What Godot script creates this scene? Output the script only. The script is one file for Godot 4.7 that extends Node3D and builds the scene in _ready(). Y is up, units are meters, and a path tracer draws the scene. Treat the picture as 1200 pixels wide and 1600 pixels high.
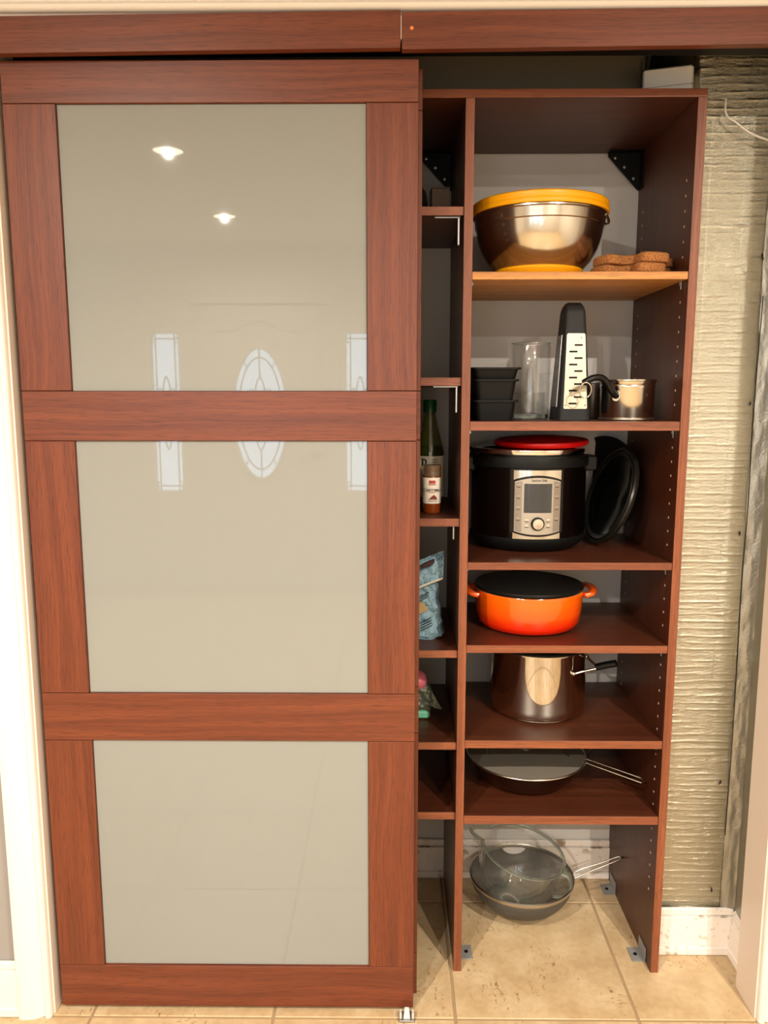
extends Node3D

# ------------------------------------------------------------------ geometry collector
class G:
	var v := PackedVector3Array()
	var n := PackedVector3Array()
	var t := PackedVector2Array()
	var xf := Transform3D()
	func tri(a: Vector3, b: Vector3, c: Vector3, na: Vector3, nb: Vector3, nc: Vector3, ua := Vector2.ZERO, ub := Vector2.ZERO, uc := Vector2.ZERO) -> void:
		var bs := xf.basis
		var out := ((b - a).cross(c - a).dot(na + nb + nc) > 0.0) == (bs.determinant() > 0.0)
		v.append(xf * a); n.append((bs * na).normalized()); t.append(ua)
		if out:
			v.append(xf * c); n.append((bs * nc).normalized()); t.append(uc)
			v.append(xf * b); n.append((bs * nb).normalized()); t.append(ub)
		else:
			v.append(xf * b); n.append((bs * nb).normalized()); t.append(ub)
			v.append(xf * c); n.append((bs * nc).normalized()); t.append(uc)
	func quad(a: Vector3, b: Vector3, c: Vector3, d: Vector3, na: Vector3, nb: Vector3, nc: Vector3, nd: Vector3, ua := Vector2.ZERO, ub := Vector2.ZERO, uc := Vector2.ZERO, ud := Vector2.ZERO) -> void:
		tri(a, b, c, na, nb, nc, ua, ub, uc)
		tri(a, c, d, na, nc, nd, ua, uc, ud)
	func mesh() -> ArrayMesh:
		var arr := []
		arr.resize(Mesh.ARRAY_MAX)
		arr[Mesh.ARRAY_VERTEX] = v
		arr[Mesh.ARRAY_NORMAL] = n
		arr[Mesh.ARRAY_TEX_UV] = t
		var m := ArrayMesh.new()
		m.add_surface_from_arrays(Mesh.PRIMITIVE_TRIANGLES, arr)
		return m

	# bevelled box; "grain" is the axis the texture's u runs along; uv in metres over wood size
	func box(c: Vector3, s: Vector3, bev := 0.001, grain := 0, uo := Vector2.ZERO, us := Vector2(2.2, 0.64)) -> G:
		var h := s * 0.5
		bev = minf(bev, minf(h.x, minf(h.y, h.z)) * 0.9)
		var uvf := func(p: Vector3, ax: int) -> Vector2:
			var o: Array = [0, 1, 2]
			o.erase(ax)
			var ga: int = grain if grain != ax else o[0]
			o.erase(ga)
			return Vector2((p[ga] + h[ga]) / us.x + uo.x, (p[o[0]] + h[o[0]]) / us.y + uo.y)
		for ax in 3:
			var a1 := (ax + 1) % 3
			var a2 := (ax + 2) % 3
			for sg in [-1.0, 1.0]:
				var nn := Vector3.ZERO
				nn[ax] = sg
				var ps := []
				for k in [[-1, -1], [1, -1], [1, 1], [-1, 1]]:
					var p := Vector3.ZERO
					p[ax] = sg * h[ax]
					p[a1] = k[0] * (h[a1] - bev)
					p[a2] = k[1] * (h[a2] - bev)
					ps.append(p)
				quad(c + ps[0], c + ps[1], c + ps[2], c + ps[3], nn, nn, nn, nn, uvf.call(ps[0], ax), uvf.call(ps[1], ax), uvf.call(ps[2], ax), uvf.call(ps[3], ax))
				# edges between this face and the +-a1 face
				if bev > 0.0:
					for s1 in [-1.0, 1.0]:
						var n1 := Vector3.ZERO
						n1[a1] = s1
						var pa := Vector3.ZERO
						pa[ax] = sg * h[ax]; pa[a1] = s1 * (h[a1] - bev); pa[a2] = -(h[a2] - bev)
						var pb := pa
						pb[a2] = h[a2] - bev
						var qa := pa
						qa[ax] = sg * (h[ax] - bev); qa[a1] = s1 * h[a1]
						var qb := qa
						qb[a2] = h[a2] - bev
						quad(c + pa, c + pb, c + qb, c + qa, nn, nn, n1, n1, uvf.call(pa, ax), uvf.call(pb, ax), uvf.call(pb, ax), uvf.call(pa, ax))
		if bev > 0.0:
			for sx in [-1.0, 1.0]:
				for sy in [-1.0, 1.0]:
					for sz in [-1.0, 1.0]:
						var k := Vector3(sx, sy, sz)
						var e := h - Vector3.ONE * bev
						tri(c + k * Vector3(h.x, e.y, e.z), c + k * Vector3(e.x, h.y, e.z), c + k * Vector3(e.x, e.y, h.z), Vector3(sx, 0, 0), Vector3(0, sy, 0), Vector3(0, 0, sz))
		return self

	# revolve profile of (r, y); normals point to the left of travel turned outward by "side"
	func lathe(pr: PackedVector2Array, segs := 48, a0 := 0.0, a1 := TAU, crease := 0.75) -> G:
		var sn := []
		var ln := [0.0]
		for i in pr.size() - 1:
			var d := pr[i + 1] - pr[i]
			sn.append(Vector2(d.y, -d.x).normalized())
			ln.append(ln[i] + d.length())
		for i in pr.size() - 1:
			var nA: Vector2 = sn[i]
			var nB: Vector2 = sn[i]
			if i > 0 and sn[i - 1].dot(sn[i]) > crease:
				nA = (sn[i - 1] + sn[i]).normalized()
			if i < pr.size() - 2 and sn[i + 1].dot(sn[i]) > crease:
				nB = (sn[i + 1] + sn[i]).normalized()
			for k in segs:
				var t0 := lerpf(a0, a1, float(k) / segs)
				var t1 := lerpf(a0, a1, float(k + 1) / segs)
				var c0 := Vector3(cos(t0), 0, -sin(t0))
				var c1 := Vector3(cos(t1), 0, -sin(t1))
				var up := Vector3.UP
				var A := c0 * pr[i].x + up * pr[i].y
				var B := c1 * pr[i].x + up * pr[i].y
				var C := c1 * pr[i + 1].x + up * pr[i + 1].y
				var D := c0 * pr[i + 1].x + up * pr[i + 1].y
				var u0 := float(k) / segs
				var u1 := float(k + 1) / segs
				var w0: float = ln[i] / ln[-1]
				var w1: float = ln[i + 1] / ln[-1]
				var nA0 := c0 * nA.x + up * nA.y
				var nA1 := c1 * nA.x + up * nA.y
				var nB0 := c0 * nB.x + up * nB.y
				var nB1 := c1 * nB.x + up * nB.y
				if pr[i].x > 1e-6:
					tri(A, B, C, nA0, nA1, nB1, Vector2(u0, w0), Vector2(u1, w0), Vector2(u1, w1))
				if pr[i + 1].x > 1e-6:
					tri(A, C, D, nA0, nB1, nB0, Vector2(u0, w0), Vector2(u1, w1), Vector2(u0, w1))
		return self

	func tube(ps: PackedVector3Array, r: float, sides := 8, closed := false) -> G:
		var m := ps.size()
		var frames := []
		var nx := Vector3.ZERO
		for i in m:
			var d: Vector3
			if closed:
				d = ps[(i + 1) % m] - ps[(i + m - 1) % m]
			else:
				d = ps[mini(i + 1, m - 1)] - ps[maxi(i - 1, 0)]
			d = d.normalized()
			if i == 0:
				nx = d.cross(Vector3.UP if absf(d.y) < 0.9 else Vector3.RIGHT).normalized()
			else:
				nx = (nx - d * nx.dot(d)).normalized()
			frames.append([ps[i], nx, d.cross(nx).normalized(), d])
		for i in (m if closed else m - 1):
			var f: Array = frames[i]
			var g: Array = frames[(i + 1) % m]
			for k in sides:
				var x0 := TAU * k / sides
				var x1 := TAU * (k + 1) / sides
				var a: Vector3 = f[1] * cos(x0) + f[2] * sin(x0)
				var b: Vector3 = f[1] * cos(x1) + f[2] * sin(x1)
				var e: Vector3 = g[1] * cos(x0) + g[2] * sin(x0)
				var h: Vector3 = g[1] * cos(x1) + g[2] * sin(x1)
				quad(f[0] + a * r, f[0] + b * r, g[0] + h * r, g[0] + e * r, a, b, h, e)
		if not closed:
			for q in [[frames[0], -1.0], [frames[m - 1], 1.0]]:
				var f: Array = q[0]
				var d: Vector3 = f[3] * q[1]
				for k in sides:
					var x0 := TAU * k / sides
					var x1 := TAU * (k + 1) / sides
					tri(f[0] + d * r * 0.4, f[0] + (f[1] * cos(x0) + f[2] * sin(x0)) * r, f[0] + (f[1] * cos(x1) + f[2] * sin(x1)) * r, d, d, d)
		return self

	# extrude polygon (xy) from z=0 to z=h, front edge bevelled
	func prism(poly: PackedVector2Array, h: float, bev := 0.0, crease := 0.8) -> G:
		var p := poly
		if Geometry2D.is_polygon_clockwise(p):
			p.reverse()
		var m := p.size()
		var en := []
		for i in m:
			var d := p[(i + 1) % m] - p[i]
			en.append(Vector2(d.y, -d.x).normalized())
		var ins := PackedVector2Array()
		for i in m:
			var a: Vector2 = en[(i + m - 1) % m]
			var b: Vector2 = en[i]
			var mm := (a + b).normalized()
			ins.append(p[i] - mm * bev / maxf(0.5, mm.dot(b)))
		var ix := Geometry2D.triangulate_polygon(p)
		for i in range(0, ix.size(), 3):
			for z in [[0.0, -1.0], [h, 1.0]]:
				var nn := Vector3(0, 0, z[1])
				var q: PackedVector2Array = ins if bev > 0.0 else p
				tri(Vector3(q[ix[i]].x, q[ix[i]].y, z[0]), Vector3(q[ix[i + 1]].x, q[ix[i + 1]].y, z[0]), Vector3(q[ix[i + 2]].x, q[ix[i + 2]].y, z[0]), nn, nn, nn, q[ix[i]] * 5.0, q[ix[i + 1]] * 5.0, q[ix[i + 2]] * 5.0)
		for i in m:
			var j := (i + 1) % m
			var na: Vector2 = en[i]
			var nb: Vector2 = en[i]
			if en[(i + m - 1) % m].dot(en[i]) > crease:
				na = (en[(i + m - 1) % m] + en[i]).normalized()
			if en[j].dot(en[i]) > crease:
				nb = (en[j] + en[i]).normalized()
			var A := Vector3(na.x, na.y, 0)
			var B := Vector3(nb.x, nb.y, 0)
			var z0 := bev
			var z1 := h - bev
			quad(Vector3(p[i].x, p[i].y, z0), Vector3(p[j].x, p[j].y, z0), Vector3(p[j].x, p[j].y, z1), Vector3(p[i].x, p[i].y, z1), A, B, B, A, Vector2(i * 0.1, z0 * 5), Vector2(i * 0.1 + 0.1, z0 * 5), Vector2(i * 0.1 + 0.1, z1 * 5), Vector2(i * 0.1, z1 * 5))
			if bev > 0.0:
				for z in [[z0, 0.0, -1.0], [z1, h, 1.0]]:
					var F := Vector3(0, 0, z[2])
					quad(Vector3(p[i].x, p[i].y, z[0]), Vector3(p[j].x, p[j].y, z[0]), Vector3(ins[j].x, ins[j].y, z[1]), Vector3(ins[i].x, ins[i].y, z[1]), A, B, F, F)
		return self

	# smooth surface from a function of (u, v) in 0..1
	func surf(nu: int, nv: int, f: Callable, wrap_u := false, out_hint := Vector3.ZERO, flip := false) -> G:
		var P := PackedVector3Array()
		for j in nv + 1:
			for i in nu + 1:
				P.append(f.call(float(i) / nu, float(j) / nv))
		var N := PackedVector3Array()
		for j in nv + 1:
			for i in nu + 1:
				var i0 := i - 1
				var i1 := i + 1
				if wrap_u:
					i0 = (i0 + nu) % nu
					i1 = i1 % nu
				else:
					i0 = maxi(i0, 0); i1 = mini(i1, nu)
				var du := P[j * (nu + 1) + i1] - P[j * (nu + 1) + i0]
				var dv := P[mini(j + 1, nv) * (nu + 1) + i] - P[maxi(j - 1, 0) * (nu + 1) + i]
				var q := du.cross(dv).normalized()
				if flip:
					q = -q
				N.append(q)
		for j in nv:
			for i in nu:
				var a := j * (nu + 1) + i
				var b := a + 1
				var c := a + nu + 2
				var d := a + nu + 1
				var u0 := float(i) / nu
				var u1 := float(i + 1) / nu
				var w0 := float(j) / nv
				var w1 := float(j + 1) / nv
				quad(P[a], P[b], P[c], P[d], N[a], N[b], N[c], N[d], Vector2(u0, w0), Vector2(u1, w0), Vector2(u1, w1), Vector2(u0, w1))
		return self

# ------------------------------------------------------------------ naming helpers
var used := {}
var rng := RandomNumberGenerator.new()
var M := {}

func numbered(s: String) -> String:
	if not used.has(s):
		used[s] = 0
		return s
	used[s] += 1
	return "%s_%03d" % [s, used[s]]

func tag(o: Node3D, label: String, category := "", group := "") -> Node3D:
	o.set_meta("label", label)
	if category: o.set_meta("category", category)
	if group: o.set_meta("group", group)
	return o

func thing(called: String, label: String, category: String, at := Vector3.ZERO, turn := 0.0, group := "") -> Node3D:
	var o := Node3D.new()
	o.name = numbered(called)
	add_child(o)
	o.position = at
	o.rotation.y = turn
	tag(o, label, category, group)
	return o

func part(called: String, g: G, m: Material, parent: Node3D, label := "") -> MeshInstance3D:
	return part_mesh(called, g.mesh(), m, parent, label)

func part_mesh(called: String, me: Mesh, m: Material, parent: Node3D, label := "") -> MeshInstance3D:
	var o := MeshInstance3D.new()
	o.name = called
	o.mesh = me
	o.material_override = m
	o.cast_shadow = GeometryInstance3D.SHADOW_CASTING_SETTING_ON
	if label: o.set_meta("label", label)
	parent.add_child(o, true)
	return o

func solo(called: String, g: G, m: Material, label: String, category: String, at := Vector3.ZERO, turn := 0.0, group := "") -> MeshInstance3D:
	var o := part(numbered(called), g, m, self)
	o.position = at
	o.rotation.y = turn
	tag(o, label, category, group)
	return o

func struct(called: String, g: G, m: Material, label := "") -> MeshInstance3D:
	var o := part(called, g, m, self)
	o.set_meta("kind", "structure")
	if label: o.set_meta("label", label)
	return o

func wood_uv(s: Vector3, grain: int) -> Vector2:
	var cross := 0.0
	for i in 3:
		if i != grain:
			cross = maxf(cross, s[i])
	return Vector2(rng.randf() * maxf(0.0, 2.2 - s[grain]) / 2.2, rng.randf() * maxf(0.0, 0.64 - cross) / 0.64)

func wbox(c: Vector3, s: Vector3, grain: int, bev := 0.0012) -> G:
	return G.new().box(c, s, bev, grain, wood_uv(s, grain))

func vbox(lo: Vector3, hi: Vector3, bev := 0.001, grain := 0) -> G:
	return G.new().box((lo + hi) * 0.5, hi - lo, bev, grain, Vector2.ZERO, Vector2(0.5, 0.5))

func V2(a: Array) -> PackedVector2Array:
	var p := PackedVector2Array()
	for i in range(0, a.size(), 2):
		p.append(Vector2(a[i], a[i + 1]))
	return p

func V3(a: Array) -> PackedVector3Array:
	var p := PackedVector3Array()
	for i in range(0, a.size(), 3):
		p.append(Vector3(a[i], a[i + 1], a[i + 2]))
	return p

func ring(r: float, y: float, n := 48, rz := -1.0) -> PackedVector3Array:
	var p := PackedVector3Array()
	for k in n:
		var a := TAU * k / n
		p.append(Vector3(r * cos(a), y, -(r if rz < 0 else rz) * sin(a)))
	return p

func rrect(w: float, h: float, r: float, n := 5) -> PackedVector2Array:
	var p := PackedVector2Array()
	for q in [[1, 1, 0.0], [-1, 1, 0.25], [-1, -1, 0.5], [1, -1, 0.75]]:
		for k in n + 1:
			var a: float = TAU * (q[2] + 0.25 * k / n)
			p.append(Vector2(q[0] * (w * 0.5 - r) + r * cos(a), q[1] * (h * 0.5 - r) + r * sin(a)))
	return p

func spline(pts: PackedVector3Array, per := 6) -> PackedVector3Array:
	var c := Curve3D.new()
	for i in pts.size():
		var d := (pts[mini(i + 1, pts.size() - 1)] - pts[maxi(i - 1, 0)]) / 6.0
		c.add_point(pts[i], -d, d)
	var o := PackedVector3Array()
	for i in pts.size() - 1:
		for k in per:
			o.append(c.sample(i, float(k) / per))
	o.append(pts[-1])
	return o

# ------------------------------------------------------------------ textures
func noise(freq: float, sd: int, oct := 3) -> FastNoiseLite:
	var n := FastNoiseLite.new()
	n.noise_type = FastNoiseLite.TYPE_SIMPLEX_SMOOTH
	n.frequency = freq
	n.seed = sd
	n.fractal_octaves = oct
	return n

func img_tex(w: int, h: int, f: Callable) -> ImageTexture:
	var d := PackedByteArray()
	d.resize(w * h * 3)
	var i := 0
	for y in h:
		for x in w:
			var c: Color = f.call(x, y)
			d[i] = int(clampf(c.r, 0, 1) * 255.0)
			d[i + 1] = int(clampf(c.g, 0, 1) * 255.0)
			d[i + 2] = int(clampf(c.b, 0, 1) * 255.0)
			i += 3
	return ImageTexture.create_from_image(Image.create_from_data(w, h, false, Image.FORMAT_RGB8, d))

func wood_texture() -> ImageTexture:
	var wide := noise(1.0, 3, 2)
	var fine := noise(1.0, 8, 2)
	var dark := Color(0.70, 0.61, 0.57)
	var light := Color(0.88, 0.82, 0.77)
	return img_tex(1536, 768, func(x: int, y: int) -> Color:
		var u := x / 1536.0 * 2.2
		var v := y / 768.0 * 0.64
		var w := v + 0.012 * wide.get_noise_2d(u * 1.6, v * 6.0)
		var m := wide.get_noise_2d(u * 0.9 + 40.0, w * 34.0)
		var f := fine.get_noise_2d(u * 2.2, w * 150.0)
		var p := fine.get_noise_2d(u * 14.0 + 90.0, v * 420.0)
		var tt := 0.55 + 0.55 * m + 0.40 * f
		var c := dark.lerp(light, clampf(tt, 0, 1))
		if p > 0.25:
			c = c * (1.0 - 0.28 * (p - 0.25) / 0.5)
		return c)

func tile_texture() -> ImageTexture:
	var a := noise(1.0, 21, 4)
	var b := noise(1.0, 22, 3)
	return img_tex(1024, 1024, func(x: int, y: int) -> Color:
		var u := x / 1024.0
		var v := y / 1024.0
		var m := a.get_noise_2d(u * 5.0, v * 5.0)
		var s := a.get_noise_2d(u * 26.0 + 7.0, v * 26.0)
		var c := Color(0.80, 0.71, 0.575).lerp(Color(0.88, 0.81, 0.69), clampf(0.5 + m * 0.9, 0, 1))
		c = c * (1.0 + 0.05 * s)
		var region := b.get_noise_2d(u * 3.0 + 31.0, v * 3.0)
		var pit := b.get_noise_2d(u * 34.0, v * 46.0 + 11.0 * a.get_noise_2d(u * 3.0 + 9.0, v * 3.0))
		var k := clampf((pit - 0.52 + region * 0.45) * 4.5, 0.0, 1.0)
		return c.lerp(Color(0.50, 0.39, 0.27), k * 0.6))

func cork_texture() -> ImageTexture:
	var a := noise(0.09, 5, 3)
	return img_tex(256, 256, func(x: int, y: int) -> Color:
		var k := a.get_noise_2d(x, y)
		return Color(0.66, 0.44, 0.24).lerp(Color(0.42, 0.24, 0.11), clampf(k * 1.8 + 0.1, 0, 1)))

func dirt_texture(base: Color, dirt: Color, amount: float) -> ImageTexture:
	var a := noise(1.0, 61, 4)
	return img_tex(512, 512, func(x: int, y: int) -> Color:
		var u := x / 512.0
		var v := y / 512.0
		var k := clampf((a.get_noise_2d(u * 5.0, v * 5.0) - 0.32) * 3.0, 0, 1) + 0.6 * clampf((a.get_noise_2d(u * 30.0 + 3.0, v * 30.0) - 0.42) * 3.0, 0, 1)
		return base.lerp(dirt, clampf(k * amount, 0, 1)))

func mat(c: Color, rough := 0.6, metal := 0.0, spec := 0.5) -> StandardMaterial3D:
	var m := StandardMaterial3D.new()
	m.albedo_color = c
	m.roughness = rough
	m.metallic = metal
	m.metallic_specular = spec
	return m

func glass(c: Color, a := 0.02, scale := 0.05) -> StandardMaterial3D:
	var m := mat(c, 0.0)
	m.albedo_color.a = a
	m.transparency = BaseMaterial3D.TRANSPARENCY_ALPHA
	m.refraction_enabled = true
	m.refraction_scale = scale
	return m

func bump(m: StandardMaterial3D, freq: float, sd: int, depth: float, tri_scale: float, oct := 3) -> StandardMaterial3D:
	var nt := NoiseTexture2D.new()
	nt.width = 512
	nt.height = 512
	nt.seamless = true
	nt.noise = noise(freq, sd, oct)
	m.heightmap_enabled = true
	m.heightmap_texture = nt
	m.heightmap_scale = depth
	m.uv1_triplanar = true
	m.uv1_scale = Vector3.ONE * tri_scale
	return m

func materials() -> void:
	var wt := wood_texture()
	M.door = mat(DOOR_WOOD, 0.42); M.door.albedo_texture = wt
	M.cab = mat(CAB_WOOD, 0.40); M.cab.albedo_texture = wt
	M.edge = mat(EDGE_WOOD, 0.45); M.edge.albedo_texture = wt
	M.oak = mat(Color(0.95, 0.72, 0.38), 0.5); M.oak.albedo_texture = wt
	M.white = mat(Color(0.88, 0.86, 0.83), 0.4)
	M.dirty = mat(Color(1, 1, 1), 0.45); M.dirty.albedo_texture = dirt_texture(Color(0.92, 0.89, 0.86), Color(0.52, 0.42, 0.32), 0.75)
	M.jamb = mat(Color(0.88, 0.82, 0.77), 0.45)
	M.greywall = mat(Color(0.56, 0.545, 0.53), 0.8)
	M.roomwall = mat(Color(0.76, 0.725, 0.67), 0.85)
	M.closetwall = mat(Color(0.80, 0.79, 0.775), 0.85)
	M.ceiling = mat(Color(0.86, 0.84, 0.81), 0.9)
	M.tile = mat(Color(0.90, 0.865, 0.81), 0.38); M.tile.albedo_texture = tile_texture()
	M.grout = mat(Color(0.62, 0.52, 0.39), 0.9)
	M.panel = mat(PANEL_GLASS, 0.02)
	M.steel = mat(Color(0.80, 0.78, 0.74), 0.18, 1.0)
	M.mirror = mat(Color(0.82, 0.79, 0.74), 0.055, 1.0)
	M.satin = mat(Color(0.76, 0.74, 0.70), 0.30, 1.0)
	M.zinc = mat(Color(0.66, 0.66, 0.66), 0.38, 1.0)
	M.dullzinc = mat(Color(0.58, 0.58, 0.58), 0.55, 0.35)
	M.chrome = mat(Color(0.88, 0.87, 0.85), 0.08, 1.0)
	M.wire = mat(Color(0.86, 0.85, 0.83), 0.22, 1.0)
	M.black = mat(Color(0.04, 0.04, 0.042), 0.35, 0.0, 0.4)
	M.blackmat = mat(Color(0.05, 0.052, 0.05), 0.5, 0.0, 0.3)
	M.blackgloss = mat(Color(0.03, 0.015, 0.013), 0.12, 0.0, 0.45)
	M.iron = mat(Color(0.07, 0.065, 0.058), 0.42, 0.0, 0.35)
	M.darkplastic = mat(Color(0.14, 0.14, 0.145), 0.5, 0.0, 0.3)
	M.yellow = mat(Color(0.96, 0.66, 0.04), 0.38)
	M.red = mat(Color(0.80, 0.05, 0.05), 0.4)
	M.cork = mat(Color(1, 1, 1), 0.9); M.cork.albedo_texture = cork_texture(); M.cork.uv1_triplanar = true; M.cork.uv1_scale = Vector3.ONE * 9.0
	M.foil = bump(mat(Color(0.75, 0.735, 0.66), 0.22, 1.0), 0.07, 12, 0.09, 13.0)
	M.tape = bump(mat(Color(0.66, 0.655, 0.62), 0.42, 1.0), 0.03, 14, 0.05, 7.0)
	M.duct = mat(Color(0.42, 0.39, 0.33), 0.6)
	M.rimglass = glass(Color(0.90, 0.96, 0.93))
	var clear := mat(Color(0.45, 0.48, 0.45, 0.05), 0.02)
	clear.transparency = BaseMaterial3D.TRANSPARENCY_ALPHA
	M.glass = clear
	var green := mat(Color(0.30, 0.34, 0.12, 0.30), 0.03)
	green.transparency = BaseMaterial3D.TRANSPARENCY_ALPHA
	M.green_glass = green
	M.plasticwhite = mat(Color(0.88, 0.87, 0.85), 0.5)
	M.label = mat(Color(0.86, 0.83, 0.76), 0.6)
	M.ink = mat(Color(0.05, 0.05, 0.05), 0.6)
	M.screen = mat(Color(0.22, 0.22, 0.23), 0.12)
	var mesh := mat(Color(0.33, 0.32, 0.30, 0.76), 0.55, 0.2)
	mesh.transparency = BaseMaterial3D.TRANSPARENCY_ALPHA
	M.mesh = mesh
	var screen := mat(Color(0.52, 0.49, 0.44, 0.68), 0.55)
	screen.transparency = BaseMaterial3D.TRANSPARENCY_ALPHA
	M.fine_mesh = screen
	var lamp := mat(Color(1, 0.95, 0.85), 0.5)
	lamp.emission_enabled = true
	lamp.emission = Color(1.0, 0.93, 0.80)
	lamp.emission_energy_multiplier = LAMP_GLOW
	M.lamp = lamp
	var pane := mat(Color(0.93, 0.97, 1.0, 0.06), 0.05)
	pane.transparency = BaseMaterial3D.TRANSPARENCY_ALPHA
	M.pane = pane

# ------------------------------------------------------------------ tuning constants
const DOOR_WOOD := Color(0.505, 0.27, 0.165)
const CAB_WOOD := Color(0.365, 0.20, 0.125)
const EDGE_WOOD := Color(0.61, 0.375, 0.25)
const PANEL_GLASS := Color(0.522, 0.533, 0.520)
const LAMP_GLOW := 22.0
const LAMP_ENERGY := 6.6
const SKY_ENERGY := 11.0
const S := [1.664, 1.344, 1.026, 0.831, 0.599, 0.409]       # tops of the wide shelves
const A := [1.799, 1.440, 1.126, 0.816, 0.592, 0.413]       # tops of the narrow bay's shelves
const LAMPS := [Vector3(-0.96, 2.44, 1.91), Vector3(-0.98, 2.44, 3.15), Vector3(1.1, 2.44, 1.91), Vector3(1.1, 2.44, 3.15)]

func _ready() -> void:
	rng.seed = 7
	var cam := Camera3D.new()
	cam.name = "camera"
	cam.fov = rad_to_deg(2.0 * atan(800.0 / 1224.0))
	cam.keep_aspect = Camera3D.KEEP_HEIGHT
	cam.near = 0.05
	cam.far = 60.0
	cam.position = Vector3(0, 1.4006, 1.612)
	cam.rotation = Vector3(deg_to_rad(-8.45), atan(12.0 / 1224.0), 0)
	add_child(cam)
	cam.current = true
	var we := WorldEnvironment.new()
	we.name = "environment"
	var env := Environment.new()
	env.background_mode = Environment.BG_COLOR
	env.background_color = Color(0.80, 0.90, 1.0)
	env.background_energy_multiplier = SKY_ENERGY
	env.tonemap_mode = Environment.TONE_MAPPER_LINEAR
	env.tonemap_exposure = 0.87
	env.sdfgi_enabled = true
	env.ssao_enabled = true
	env.ssil_enabled = true
	we.environment = env
	add_child(we)
	materials()
	for p in LAMPS:
		downlight(p)
	shell()
	closet_trim()
	sliding_doors()
	front_door()
	foil_column()
	shelving()
	top_of_unit()
	bowl_shelf()
	grater_shelf()
	cooker_shelf()
	oven_and_pots()
	under_unit()
	narrow_bay()

# ------------------------------------------------------------------ lamps
func downlight(p: Vector3) -> void:
	var where := "left" if p.x < 0 else "right"
	var near := "closer to the closet" if p.z < 2.5 else "closer to the front door"
	var t := thing("downlight", "round recessed ceiling downlight on the %s, %s" % [where, near], "ceiling lamp", p, 0.0, "recessed downlights")
	part("trim_ring", G.new().lathe(V2([0.062, -0.001, 0.066, -0.006, 0.088, -0.005, 0.094, -0.0005, 0.094, 0.0]), 40), M.white, t)
	part("lens", G.new().lathe(V2([0.062, -0.002, 0.04, -0.0045, 0.0, -0.005]), 40), M.lamp, t)
	var l := SpotLight3D.new()
	l.name = "beam"
	t.add_child(l)
	l.position = Vector3(0, -0.012, 0)
	l.rotation.x = -PI / 2
	l.spot_angle = 89.5
	l.spot_angle_attenuation = 0.72
	l.spot_range = 9.0
	l.spot_attenuation = 2.0
	l.light_energy = LAMP_ENERGY
	l.light_color = Color(1.0, 0.96, 0.90)
	l.light_size = 0.012
	l.shadow_enabled = true

# ------------------------------------------------------------------ room and closet shell
const RX0 := -2.7
const RX1 := 2.3
const RZ := 4.0
const OX0 := -0.768
const OX1 := 0.825
const OY := 2.112

func shell() -> void:
	# floor: grout bed with tiles
	var fl := struct("floor", vbox(Vector3(RX0 - 0.1, -0.10, -0.62), Vector3(RX1 + 0.1, -0.0025, RZ + 0.2), 0.0), M.grout, "cream travertine tile floor with sandy grout lines")
	var far := G.new()
	for i in range(-8, 6):
		for j in range(-9, 3):
			var x0 := 0.147 + 0.415 * i + 0.0025
			var z0 := 0.019 - 0.415 * j - 0.415 + 0.0025
			var lo := Vector3(maxf(x0, RX0), -0.012, maxf(z0, -0.53))
			var hi := Vector3(minf(x0 + 0.410, RX1), 0.0, minf(z0 + 0.410, RZ))
			if hi.x - lo.x < 0.03 or hi.z - lo.z < 0.03:
				continue
			var uo := Vector2(rng.randf(), rng.randf())
			if j >= -1 and i >= -3 and i <= 1:
				part("tile", G.new().box((lo + hi) * 0.5, hi - lo, 0.0022, 0, uo, Vector2(0.62, 0.62)), M.tile, fl)
			else:
				far.box((lo + hi) * 0.5, hi - lo, 0.0022, 0, uo, Vector2(0.62, 0.62))
	part("tile", far, M.tile, fl).set_meta("kind", "stuff")
	struct("ceiling", vbox(Vector3(RX0 - 0.1, 2.44, -0.62), Vector3(RX1 + 0.1, 2.56, RZ + 0.2), 0.0), M.ceiling)
	struct("wall_left", vbox(Vector3(RX0 - 0.1, 0, -0.62), Vector3(RX0, 2.44, RZ + 0.2), 0.0), M.roomwall)
	struct("wall_right", vbox(Vector3(RX1, 0, -0.62), Vector3(RX1 + 0.1, 2.44, RZ + 0.2), 0.0), M.roomwall)
	struct("wall_back", vbox(Vector3(RX0, 0, -0.62), Vector3(RX1, 2.44, -0.52), 0.0), M.closetwall, "pale grey back wall of the closet")
	# partition with the closet opening
	struct("wall_closet_left", vbox(Vector3(RX0, 0, -0.085), Vector3(OX0 - 0.012, 2.44, 0.010), 0.0), M.greywall, "grey painted wall left of the closet")
	struct("wall_closet_right", vbox(Vector3(OX1 + 0.012, 0, -0.085), Vector3(RX1, 2.44, 0.010), 0.0), M.greywall)
	struct("wall_closet_top", vbox(Vector3(OX0 - 0.012, OY + 0.012, -0.085), Vector3(OX1 + 0.012, 2.44, 0.010), 0.0), M.greywall)
	# closet end walls
	struct("wall_closet_end_left", vbox(Vector3(-1.10, 0, -0.52), Vector3(-1.0, 2.44, -0.085), 0.0), M.closetwall)
	struct("wall_closet_end_right", vbox(Vector3(0.866, 0, -0.52), Vector3(0.966, 2.44, -0.085), 0.0), M.closetwall)
	# entrance wall around the door unit
	struct("wall_front_left", vbox(Vector3(RX0, 0, RZ), Vector3(-1.80, 2.44, RZ + 0.14), 0.0), M.roomwall)
	struct("wall_front_right", vbox(Vector3(-0.09, 0, RZ), Vector3(RX1, 2.44, RZ + 0.14), 0.0), M.roomwall)
	struct("wall_front_top", vbox(Vector3(-1.80, 2.10, RZ), Vector3(-0.09, 2.44, RZ + 0.14), 0.0), M.roomwall)

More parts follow.
